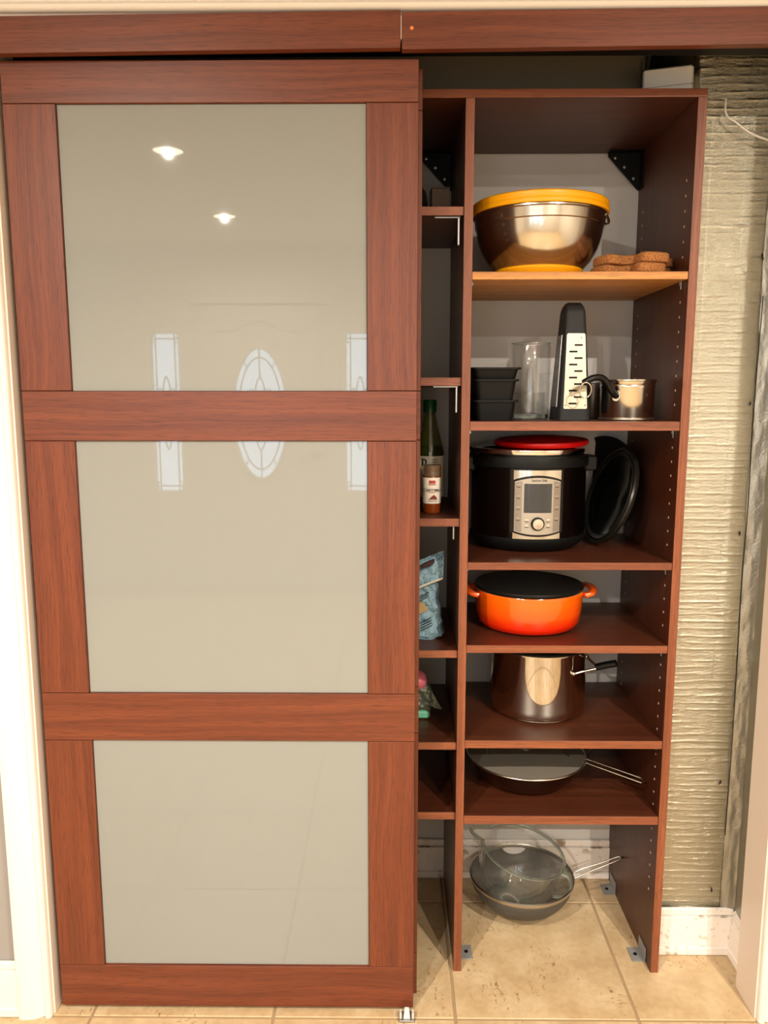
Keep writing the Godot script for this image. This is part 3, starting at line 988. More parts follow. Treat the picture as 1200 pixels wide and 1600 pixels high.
func grater_shelf() -> void:
	var y := S[1] + 0.0005
	var hs := [0.046, 0.046, 0.026]
	var at := [0.0, 0.0465, 0.093]
	for k in 3:
		solo("loaf_tin", tray(hs[k], 0.095 if k < 2 else 0.104, 0.21, 0.012), M.blackmat, ["black rectangular loaf tin at the bottom of the stack of three", "black rectangular loaf tin in the middle of the stack of three", "shallow black tin with a wide rim on top of the stack"][k], "loaf tin", Vector3(0.2345, y + at[k], -0.285), 0.0, "stack of black tins")
	var gl := thing("glass_tumbler", "tall clear glass cylinder between the black tins and the grater", "glass", Vector3(0.336, y, -0.315))
	part("glass_wall", G.new().lathe(V2([0.0, 0.0, 0.042, 0.0, 0.0455, 0.004, 0.0465, 0.06, 0.0478, 0.178, 0.0472, 0.1798, 0.0458, 0.1798, 0.0452, 0.178, 0.0440, 0.06, 0.043, 0.016, 0.038, 0.012, 0.0, 0.011]), 64), M.glass, gl)
	part("glass_rim", G.new().tube(ring(0.0470, 0.1795, 48), 0.0013, 8, true), M.rimglass, gl)
	part("glass_base", G.new().lathe(V2([0.0, 0.0006, 0.0415, 0.0006, 0.0440, 0.004, 0.0435, 0.0125, 0.041, 0.0130, 0.0, 0.0115]), 48), M.rimglass, gl)
	var gb := thing("glass_jar", "low clear glass jar standing behind the tall glass cylinder", "jar", Vector3(0.352, y, -0.43))
	part("glass_wall", G.new().lathe(V2([0.0, 0.0, 0.040, 0.0, 0.044, 0.004, 0.045, 0.062, 0.044, 0.064, 0.042, 0.064, 0.041, 0.06, 0.041, 0.012, 0.0, 0.009]), 48), M.glass, gb)
	# box grater
	var t := thing("box_grater", "tall tapering black box grater with a steel front plate", "grater", Vector3(0.421, y, -0.265), 0.03)
	var H := 0.268
	# arched black frame: two side strips front and back, seen as one tapering shell with rounded top
	var fr := G.new()
	var nu := 40
	var f := func(u: float, v: float) -> Vector3:
		# v along height, u round a rounded rectangle
		var hh: float = v * H
		var k: float = 1.0 - v
		var wx: float = 0.0225 + 0.0165 * k
		var wz: float = 0.030 + 0.022 * k
		if v > 0.90:
			var q := (v - 0.90) / 0.10
			var sh := sqrt(maxf(0.0, 1.0 - q * q * 0.92))
			wx *= lerpf(0.55, 1.0, sh)
			wz *= lerpf(0.35, 1.0, sh)
		var a: float = TAU * u
		var c := cos(a)
		var s := sin(a)
		var e := 0.28
		return Vector3(wx * signf(c) * pow(absf(c), e), hh, -wz * signf(s) * pow(absf(s), e))
	fr.surf(nu, 36, f, true)
	var top := PackedVector3Array()
	for k in nu:
		top.append(f.call(float(k) / nu, 1.0))
	for k in nu:
		fr.tri(Vector3(0, H + 0.001, 0), top[k], top[(k + 1) % nu], Vector3.UP, Vector3.UP, Vector3.UP)
	part("frame", fr, M.darkplastic, t)
	# front steel plate following the taper
	var lean := -0.022 / H
	var pl := G.new()
	pl.xf = Transform3D(Basis(Vector3(1, 0, 0), lean), Vector3(0, 0.028, 0.0512))
	pl.prism(V2([-0.0275, 0.0, -0.0255, -0.0025, 0.0255, -0.0025, 0.0275, 0.0, 0.0215, 0.166, 0.019, 0.170, -0.019, 0.170, -0.0215, 0.166]), 0.0016, 0.0004)
	var plate := part("grating_plate", pl, mat(Color(0.66, 0.63, 0.56), 0.42, 0.85), t, "bright steel plate with staggered slots")
	for k in 10:
		var yy := 0.010 + 0.0148 * k
		var xx := -0.006 if k % 2 == 0 else 0.006
		var wd := 0.0105
		var sl := G.new()
		sl.xf = pl.xf
		sl.box(Vector3(xx, yy, 0.0016), Vector3(wd * 1.8, 0.0042, 0.0016), 0.0004)
		part("slot", sl, M.blackmat, plate)
	for q in [Vector2(0.012, 0.160), Vector2(-0.023, 0.006), Vector2(0.023, 0.006)]:
		var sl := G.new()
		sl.xf = pl.xf * Transform3D(Basis(Vector3(1, 0, 0), PI / 2), Vector3(q.x, q.y, 0.0014))
		part("rivet", sl.lathe(V2([0.0016, 0, 0.0014, 0.0006, 0, 0.0008]), 8), M.blackmat, plate)
	# ribbed left plate
	var sidep := G.new()
	sidep.xf = Transform3D(Basis(Vector3(0, 0, 1), -0.0165 / H) * Basis(Vector3(0, 1, 0), -PI / 2), Vector3(-0.0378, 0.03, 0))
	sidep.prism(V2([-0.032, 0, 0.032, 0, 0.022, 0.165, -0.022, 0.165]), 0.0014, 0.0003)
	var sp := part("grating_plate", sidep, M.zinc, t, "dull steel side plate with fine ribs")
	var ribs := G.new()
	ribs.xf = sidep.xf
	for k in 30:
		ribs.box(Vector3(0, 0.008 + 0.0051 * k, 0.0016), Vector3(0.050 - 0.0004 * k, 0.0022, 0.0014), 0.0004)
	part("rib", ribs, M.zinc, sp).set_meta("kind", "stuff")
	# small steel saucepan
	var p := thing("saucepan", "small steel saucepan with a black handle turned to the left", "saucepan", Vector3(0.5485, y, -0.240))
	part("pan_body", G.new().lathe(V2([0.0, 0.002, 0.058, 0.002, 0.061, 0.006, 0.0615, 0.072, 0.0625, 0.074, 0.0625, 0.079, 0.0615, 0.081, 0.0625, 0.083, 0.0635, 0.088, 0.0655, 0.0895, 0.0655, 0.092, 0.0625, 0.0925, 0.060, 0.088, 0.0595, 0.010, 0.0, 0.008]), 72), M.steel, p)
	part("base_disc", G.new().lathe(V2([0.0, 0.0, 0.061, 0.0, 0.064, 0.002, 0.064, 0.004, 0.058, 0.006]), 64), M.satin, p)
	var mt := G.new()
	var md := Vector3(-0.62, 0, 0.78).normalized()
	mt.xf = Transform3D(Basis(Vector3(md.z, 0, -md.x), Vector3(0, 1, 0), md), md * 0.0605 + Vector3(0, 0.055, 0))
	part("handle_mount", mt.prism(rrect(0.018, 0.024, 0.008), 0.004, 0.001), M.chrome, p)
	var hpts := PackedVector3Array()
	for q in [[0.064, 0.055], [0.078, 0.066], [0.092, 0.086], [0.108, 0.096], [0.126, 0.094], [0.142, 0.084]]:
		hpts.append(md.rotated(Vector3.UP, -0.35 * (q[0] - 0.064) / 0.08) * q[0] + Vector3(0, q[1], 0))
	var hd := part("handle", G.new().tube(spline(hpts), 0.0075, 12), M.black, p, "black curved handle")
	var hg := G.new()
	var hc: Vector3 = hpts[5] + Vector3(0.004, -0.016, 0.004)
	var rr := PackedVector3Array()
	for k in 28:
		rr.append(hc + Vector3(cos(TAU * k / 28) * 0.013, sin(TAU * k / 28) * 0.017, 0.004 * sin(TAU * k / 28)))
	part("hanging_ring", hg.tube(rr, 0.0014, 7, true), M.wire, hd, "thin steel hanging ring")
	# steel cup half hidden behind
	var cup := thing("steel_cup", "plain steel cup half hidden between the grater and the saucepan", "cup", Vector3(0.497, y, -0.36))
	part("cup_body", G.new().lathe(V2([0.0, 0.0, 0.030, 0.0, 0.032, 0.003, 0.034, 0.085, 0.035, 0.087, 0.033, 0.087, 0.031, 0.005, 0.0, 0.004]), 48), M.satin, cup)

# ------------------------------------------------------------------ pressure cooker
func arc_patch(r: float, a0: float, a1: float, y0: Callable, y1: Callable, nu := 24, nv := 6) -> G:
	var g := G.new()
	g.surf(nu, nv, func(u: float, v: float) -> Vector3:
		var a := lerpf(a0, a1, u)
		return Vector3(r * sin(a), lerpf(y0.call(a), y1.call(a), v), r * cos(a)))
	return g

func cooker_shelf() -> void:
	var y := S[2] + 0.0005
	var t := thing("multi_cooker", "black electric multi cooker with a steel control panel and grey screen", "cooker", Vector3(0.345, y, -0.368), 0.0)
	var R := 0.143
	part("body", G.new().lathe(V2([0.0, 0.012, 0.130, 0.012, 0.140, 0.020, R, 0.034, R, 0.205]), 96), M.blackgloss, t)
	part("foot", G.new().lathe(V2([0.0, 0.0, 0.116, 0.0, 0.124, 0.004, 0.136, 0.014, 0.145, 0.026, 0.145, 0.034, 0.1432, 0.036]), 80), M.blackmat, t)
	part("collar", G.new().lathe(V2([R, 0.203, 0.1475, 0.205, 0.148, 0.222, 0.146, 0.228, 0.136, 0.231, 0.128, 0.231, 0.126, 0.20]), 96), M.blackmat, t)
	part("inner_pot_rim", G.new().lathe(V2([0.120, 0.229, 0.134, 0.231, 0.138, 0.238, 0.1375, 0.246, 0.130, 0.248, 0.116, 0.244, 0.115, 0.10, 0.0, 0.098]), 96), M.chrome, t, "shiny steel inner pot rim")
	for s in [-1.0, 1.0]:
		var hg := G.new().box(Vector3(s * 0.150, 0.208, 0.0), Vector3(0.034, 0.038, 0.07), 0.006)
		part("side_grip", hg, M.darkplastic, t)
	# steel band, black surround, panel
	var band := 0.40
	part("steel_band", arc_patch(R + 0.0012, -band, band, func(_a): return 0.036, func(_a): return 0.200, 30, 2), M.steel, t)
	var lo := func(a: float) -> float: return 0.052 - 0.010 * (1.0 - pow(a / 0.42, 2.0))
	var hi := func(a: float) -> float: return 0.176 + 0.012 * (1.0 - pow(a / 0.42, 2.0))
	part("panel_surround", arc_patch(R + 0.0030, -0.435, 0.435, lo, hi, 30, 3), M.blackgloss, t)
	var lo2 := func(a: float) -> float: return lo.call(a) + 0.005
	var hi2 := func(a: float) -> float: return hi.call(a) - 0.005
	var cp := part("control_panel", arc_patch(R + 0.0046, -0.375, 0.375, lo2, hi2, 30, 3), mat(Color(0.66, 0.63, 0.585), 0.45, 0.5), t)
	for s in [-1.0, 1.0]:
		var c0 := func(a: float) -> float: return lo2.call(a) + 0.002
		var c1 := func(a: float) -> float: return hi2.call(a) - 0.003
		part("button_column", arc_patch(R + 0.0050, minf(s * 0.255, s * 0.368), maxf(s * 0.255, s * 0.368), c0, c1, 6, 2), mat(Color(0.56, 0.52, 0.48), 0.4, 0.6), cp)
		for k in 4:
			var bg := G.new()
			var a: float = s * 0.312
			bg.xf = Transform3D(Basis(Vector3.UP, a), Vector3((R + 0.005) * sin(a), 0.164 - 0.0265 * k, (R + 0.005) * cos(a)))
			bg.box(Vector3(0, 0.002, 0), Vector3(0.011, 0.005, 0.0016), 0.0007)
			part("button", bg, mat(Color(0.62, 0.58, 0.54), 0.4, 0.5), cp)
			var mk := G.new()
			mk.xf = bg.xf
			mk.box(Vector3(0, -0.0035, 0.0002), Vector3(0.009, 0.0014, 0.0008), 0.0002)
			part("button_mark", mk, M.ink, cp)
		for k in 2:
			var bg := G.new()
			var a: float = s * 0.172
			bg.xf = Transform3D(Basis(Vector3.UP, a), Vector3((R + 0.0052) * sin(a), 0.083 - 0.0135 * k, (R + 0.0052) * cos(a)))
			bg.box(Vector3(0, 0, 0), Vector3(0.010, 0.005, 0.0018), 0.0008)
			part("button", bg, mat(Color(0.80, 0.75, 0.66), 0.4, 0.3), cp)
			var mk := G.new()
			mk.xf = bg.xf
			mk.box(Vector3(0, -0.0045, 0), Vector3(0.009, 0.0012, 0.0008), 0.0002)
			part("button_mark", mk, M.ink, cp)
	part("screen", arc_patch(R + 0.0054, -0.222, 0.222, func(_a): return 0.100, func(_a): return 0.169, 16, 2), M.screen, cp, "dark grey display screen")
	var kb := G.new()
	kb.xf = Transform3D(Basis(Vector3(1, 0, 0), PI / 2), Vector3(0, 0.074, R + 0.004))
	part("dial_ring", kb.lathe(V2([0.0155, 0.0, 0.0160, 0.005, 0.014, 0.006, 0.0132, 0.003]), 36), M.blackmat, cp)
	var kn := G.new()
	kn.xf = kb.xf
	part("dial", kn.lathe(V2([0.0130, 0.0, 0.0130, 0.010, 0.012, 0.0115, 0.0, 0.012]), 36), M.chrome, cp, "round steel dial")
	var tm := TextMesh.new()
	tm.text = "Instant Pot"
	var sf := SystemFont.new()
	sf.font_names = PackedStringArray(["Droid Serif"])
	tm.font = sf
	tm.font_size = 32
	tm.pixel_size = 0.00022
	tm.depth = 0.0006
	var tx := part_mesh("lettering", tm, M.ink, cp)
	tx.position = Vector3(0.002, 0.1765, R + 0.0050)
	# power cord loop
	part("power_cord", G.new().tube(spline(V3([-0.10, 0.21, -0.11, -0.15, 0.245, -0.05, -0.162, 0.250, 0.0, -0.150, 0.246, 0.05, -0.135, 0.236, 0.075]), 6), 0.004, 8), M.black, t)
	# red silicone lid lying on top
	var rl := thing("silicone_lid", "red silicone lid lying tilted on the multi cooker", "lid", Vector3(0.372, y + 0.2525, -0.350))
	rl.rotation = Vector3(0.03, 0, 0.02)
	part("disc", G.new().lathe(V2([0.0, 0.0, 0.108, 0.0, 0.114, 0.003, 0.1165, 0.008, 0.115, 0.013, 0.110, 0.0155, 0.104, 0.0145, 0.099, 0.0105, 0.094, 0.014, 0.088, 0.0155, 0.05, 0.022, 0.0, 0.024]), 72), M.red, rl)
	# glass lid standing on edge against the side panel
	var L := thing("cooker_lid", "round black rimmed glass lid standing on edge right of the multi cooker", "lid", Vector3(0.5475, y + 0.1255, -0.345))
	L.basis = Basis(Vector3(0, 0, 1), -0.31) * Basis(Vector3(0, 1, 0), 0.14) * Basis(Vector3(0, 0, 1), -PI / 2)
	# local y axis is the lid's axis; +y points to the right, away from the camera
	part("lid_disc", G.new().lathe(V2([0.0, 0.030, 0.05, 0.026, 0.095, 0.012, 0.116, 0.002, 0.118, -0.002, 0.114, -0.003, 0.095, 0.006, 0.05, 0.020, 0.0, 0.024]), 72), mat(Color(0.03, 0.03, 0.028), 0.12), L)
	part("rim", G.new().lathe(V2([0.1165, -0.006, 0.1225, -0.006, 0.1255, -0.002, 0.1245, 0.005, 0.1185, 0.006]), 72), mat(Color(0.16, 0.15, 0.13), 0.3, 0.6), L)
	part("rim", G.new().lathe(V2([0.104, -0.001, 0.1125, -0.006, 0.1135, -0.003, 0.106, 0.003]), 72), mat(Color(0.16, 0.15, 0.13), 0.35, 0.5), L)
	part("knob", G.new().lathe(V2([0.0, 0.048, 0.022, 0.048, 0.026, 0.042, 0.020, 0.034, 0.016, 0.026, 0.0, 0.026]), 32), M.black, L)
	# dark pan behind it
	var K := thing("black_pan_lid", "large black pan lid leaning in the dark corner behind the glass lid", "lid", Vector3(0.560, y + 0.1365, -0.478))
	K.basis = Basis(Vector3(0, 0, 1), -0.14) * Basis(Vector3(0, 1, 0), 0.55) * Basis(Vector3(0, 0, 1), -PI / 2)
	part("lid_disc", G.new().lathe(V2([0.0, 0.018, 0.06, 0.015, 0.12, 0.006, 0.132, 0.0, 0.132, -0.003, 0.12, 0.002, 0.0, 0.013]), 64), M.iron, K)
	part("knob", G.new().lathe(V2([0.0, -0.016, 0.018, -0.015, 0.020, -0.008, 0.012, 0.002, 0.012, 0.014, 0.0, 0.016]), 24), M.black, K)

# ------------------------------------------------------------------ dutch oven, stock pot, frying pan
func oven_and_pots() -> void:
	var y := S[3] + 0.0005
	var t := thing("dutch_oven", "orange enamelled cast iron dutch oven with a black lid", "pot", Vector3(0.3435, y, -0.308), 0.0)
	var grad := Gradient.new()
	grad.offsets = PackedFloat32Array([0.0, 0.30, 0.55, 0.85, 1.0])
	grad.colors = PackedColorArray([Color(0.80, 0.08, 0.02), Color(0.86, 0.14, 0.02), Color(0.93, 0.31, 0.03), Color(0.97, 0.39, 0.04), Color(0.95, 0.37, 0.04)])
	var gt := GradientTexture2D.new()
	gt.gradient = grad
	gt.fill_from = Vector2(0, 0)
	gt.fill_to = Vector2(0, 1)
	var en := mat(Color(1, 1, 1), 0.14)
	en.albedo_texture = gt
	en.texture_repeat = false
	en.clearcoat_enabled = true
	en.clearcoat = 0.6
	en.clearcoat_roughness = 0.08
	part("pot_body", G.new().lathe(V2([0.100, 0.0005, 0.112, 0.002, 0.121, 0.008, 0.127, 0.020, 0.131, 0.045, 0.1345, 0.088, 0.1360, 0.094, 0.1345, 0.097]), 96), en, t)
	part("pot_bottom", G.new().lathe(V2([0.0, 0.0, 0.100, 0.0005]), 48), M.iron, t)
	part("pot_inside", G.new().lathe(V2([0.1345, 0.097, 0.130, 0.096, 0.126, 0.05, 0.118, 0.012, 0.0, 0.008]), 64), mat(Color(0.75, 0.70, 0.62), 0.3), t)
	var om := mat(Color(0.93, 0.36, 0.05), 0.14)
	om.clearcoat_enabled = true
	om.clearcoat = 0.6
	for s in [-1.0, 1.0]:
		var pts := V3([s * 0.130, 0.083, 0.048, s * 0.145, 0.089, 0.044, s * 0.154, 0.096, 0.030, s * 0.157, 0.099, 0.0, s * 0.154, 0.096, -0.030, s * 0.145, 0.089, -0.044, s * 0.130, 0.083, -0.048])
		var hh := G.new()
		hh.xf = Transform3D(Basis().scaled(Vector3(1, 0.62, 1)), Vector3(0, 0.034, 0))
		hh.tube(spline(pts), 0.0105, 12)
		part("handle", hh, om, t)
	var ld := thing("cast_iron_lid", "flat black iron lid resting on the orange dutch oven", "lid", Vector3(0.3435, y + 0.0975, -0.308))
	part("lid_plate", G.new().lathe(V2([0.0, 0.0, 0.128, 0.0, 0.1335, 0.002, 0.135, 0.006, 0.133, 0.009, 0.128, 0.008, 0.122, 0.006, 0.0, 0.008]), 80), M.iron, ld)
	# stock pot
	y = S[4] + 0.0005
	var p := thing("stock_pot", "tall mirror polished steel pot with a wire handle on the right", "pot", Vector3(0.3775, y, -0.335))
	part("pot_body", G.new().lathe(V2([0.0, 0.003, 0.105, 0.003, 0.114, 0.006, 0.1195, 0.014, 0.1215, 0.030, 0.1215, 0.168, 0.1235, 0.171, 0.1235, 0.174, 0.120, 0.174, 0.1185, 0.170, 0.1185, 0.012, 0.0, 0.008]), 96), M.mirror, p)
	part("base_disc", G.new().lathe(V2([0.0, 0.0, 0.104, 0.0, 0.107, 0.002, 0.106, 0.005]), 64), M.satin, p)
	var lid := thing("pot_lid", "black rimmed lid on the tall steel pot", "lid", Vector3(0.3775, y + 0.1745, -0.335))
	part("lid_rim", G.new().lathe(V2([0.118, 0.0, 0.1255, 0.0, 0.1265, 0.004, 0.124, 0.008, 0.116, 0.008, 0.117, 0.002]), 80), M.black, lid)
	part("lid_glass", G.new().lathe(V2([0.117, 0.005, 0.08, 0.014, 0.0, 0.020, 0.0, 0.017, 0.08, 0.011, 0.117, 0.002]), 64), M.blackgloss, lid)
	var a0 := 0.95
	var d0 := Vector3(sin(a0), 0, cos(a0))
	var base := d0 * 0.1215
	var r1 := Vector3(sin(0.60), 0, cos(0.60)) * 0.1225 + Vector3(0, 0.126, 0)
	var r2 := Vector3(sin(1.30), 0, cos(1.30)) * 0.1225 + Vector3(0, 0.146, 0)
	var j := d0 * 0.152 + Vector3(0, 0.140, 0)
	var tip := d0 * 0.195 + Vector3(0.01, 0.158, 0)
	var hw := part("handle", G.new().tube(PackedVector3Array([j + d0 * 0.004, (j + tip) * 0.5, tip]), 0.009, 12), M.black, p, "black grip on steel wires")
	part("handle_wire", G.new().tube(spline(PackedVector3Array([r1, r1.lerp(j, 0.5) + d0 * 0.004, j + d0 * 0.012])), 0.0032, 8), M.wire, hw)
	part("handle_wire", G.new().tube(spline(PackedVector3Array([r2, r2.lerp(j, 0.5) + d0 * 0.004, j + d0 * 0.012])), 0.0032, 8), M.wire, hw)
	for r in [r1, r2]:
		var rv := G.new()
		rv.xf.origin = r
		part("rivet", rv.lathe(V2([0.0, -0.006, 0.004, -0.0045, 0.006, 0.0, 0.004, 0.0045, 0.0, 0.006]), 16), M.chrome, hw)
	# frying pan with splatter screen
	y = S[5] + 0.0005
	var f := thing("frying_pan", "shallow dark steel frying pan under the mesh splatter screen", "pan", Vector3(0.352, y, -0.333))
	part("pan_body", G.new().lathe(V2([0.0, 0.0, 0.098, 0.0, 0.112, 0.006, 0.130, 0.026, 0.143, 0.050, 0.147, 0.060, 0.150, 0.062, 0.150, 0.0645, 0.146, 0.064, 0.140, 0.052, 0.126, 0.028, 0.108, 0.010, 0.0, 0.006]), 96), mat(Color(0.42, 0.37, 0.32), 0.24, 1.0), f)
	var hdl := V3([0.12, 0.056, -0.085, 0.15, 0.066, -0.100, 0.19, 0.075, -0.110, 0.235, 0.080, -0.118])
	part("handle", G.new().tube(spline(hdl), 0.008, 10), M.black, f)
	var s := thing("splatter_screen", "round fine wire mesh splatter screen with a two wire handle on the frying pan", "splatter screen", Vector3(0.352, y + 0.0665, -0.331))
	part("mesh_disc", G.new().surf(48, 12, func(u: float, v: float) -> Vector3: return Vector3(0.152 * v * cos(TAU * u), 0.006 * (1.0 - v * v), -0.152 * v * sin(TAU * u)), true), M.fine_mesh, s)
	part("rim_wire", G.new().tube(ring(0.1535, 0.0, 72), 0.0024, 8, true), M.wire, s)
	part("handle_wire", G.new().tube(V3([0.146, 0.001, 0.036, 0.262, -0.006, 0.126]), 0.0022, 8), M.wire, s)
	part("handle_wire", G.new().tube(V3([0.138, 0.001, 0.056, 0.256, -0.008, 0.146]), 0.0022, 8), M.wire, s)
	part("handle_wire", G.new().tube(spline(V3([0.262, -0.006, 0.126, 0.268, -0.007, 0.136, 0.256, -0.008, 0.146])), 0.0022, 8), M.wire, s)
	part("stand_wire", G.new().tube(V3([0.150, 0.003, 0.03, 0.195, 0.012, -0.03]), 0.0018, 8), M.wire, s)
	part("stand_wire", G.new().tube(spline(V3([-0.105, 0.010, 0.035, -0.095, 0.014, -0.01, -0.06, 0.014, -0.025, 0.04, 0.014, -0.02, 0.09, 0.012, 0.01, 0.105, 0.008, 0.04])), 0.0016, 8), M.wire, s)

# ------------------------------------------------------------------ floor under the unit
func under_unit() -> void:
	var t := thing("wire_strainer", "large fine mesh strainer with a two wire handle on the floor under the shelves", "strainer", Vector3(0.358, 0.001, -0.372))
	var R := 0.139
	var H := 0.104
	part("mesh_bowl", G.new().surf(72, 20, func(u: float, v: float) -> Vector3:
		var a := v * PI * 0.5
		return Vector3(R * sin(a) * cos(TAU * u), H * (1.0 - cos(a)), -R * sin(a) * sin(TAU * u)), true), M.mesh, t)
	part("rim_band", G.new().lathe(V2([R, H - 0.010, R + 0.002, H - 0.008, R + 0.003, H + 0.001, R, H + 0.003, R - 0.002, H, R - 0.001, H - 0.010]), 80), M.satin, t)
	part("handle_wire", G.new().tube(spline(V3([0.136, H - 0.004, 0.020, 0.17, H + 0.012, 0.018, 0.22, H + 0.030, 0.012, 0.262, H + 0.046, 0.008, 0.272, H + 0.049, 0.002])), 0.0022, 8), M.wire, t)
	part("handle_wire", G.new().tube(spline(V3([0.138, H - 0.006, -0.008, 0.17, H + 0.011, -0.006, 0.22, H + 0.030, -0.004, 0.262, H + 0.047, -0.004, 0.272, H + 0.049, 0.002])), 0.0022, 8), M.wire, t)
	part("hook", G.new().tube(V3([0.270, H + 0.048, 0.002, 0.2755, H + 0.05, 0.004]), 0.003, 8), M.black, t)
	# tilted glass batter bowl inside it
	var b := thing("glass_bowl", "clear glass batter bowl with a spout sitting inside the mesh strainer", "bowl", Vector3(0.322, 0.032, -0.352))
	b.basis = Basis(Vector3(0, 0, 1), -0.20) * Basis(Vector3(1, 0, 0), 0.10)
	var prof := V2([0.0, 0.0, 0.045, 0.001, 0.066, 0.012, 0.088, 0.042, 0.101, 0.082, 0.106, 0.130, 0.1095, 0.158, 0.112, 0.163, 0.110, 0.167, 0.1055, 0.165, 0.1025, 0.158, 0.099, 0.130, 0.094, 0.084, 0.081, 0.046, 0.060, 0.018, 0.04, 0.008, 0.0, 0.007])
	var np := prof.size() - 1
	var shape := func(u: float, v: float) -> Vector3:
		var q := prof[int(round(v * np))]
		var a := TAU * u
		var d := absf(wrapf(a - 2.75, -PI, PI))
		var k := maxf(0.0, 1.0 - d / 0.34)
		k = k * k * (3.0 - 2.0 * k)
		var hgt := smoothstep(0.10, 0.165, q.y)
		var r := q.x + 0.040 * k * hgt
		return Vector3(r * cos(a), q.y - 0.006 * k * hgt, -r * sin(a))
	part("glass_body", G.new().surf(96, np, shape, true), M.glass, b)
	var rim := PackedVector3Array()
	for k in 96:
		rim.append(shape.call(k / 96.0, 8.0 / np))
	part("glass_rim", G.new().tube(rim, 0.0040, 8, true), M.rimglass, b)
	part("glass_foot", G.new().lathe(V2([0.0, 0.0008, 0.044, 0.0016, 0.060, 0.0095, 0.055, 0.0120, 0.04, 0.0075, 0.0, 0.0065]), 48), M.rimglass, b)
	var ha := 0.30
	var hd := Vector3(cos(ha), 0, sin(ha))
	part("handle", G.new().tube(spline(PackedVector3Array([hd * 0.104 + Vector3(0, 0.145, 0), hd * 0.128 + Vector3(0, 0.142, 0), hd * 0.140 + Vector3(0, 0.115, 0), hd * 0.132 + Vector3(0, 0.085, 0), hd * 0.104 + Vector3(0, 0.072, 0)])), 0.0075, 12), M.rimglass, b)

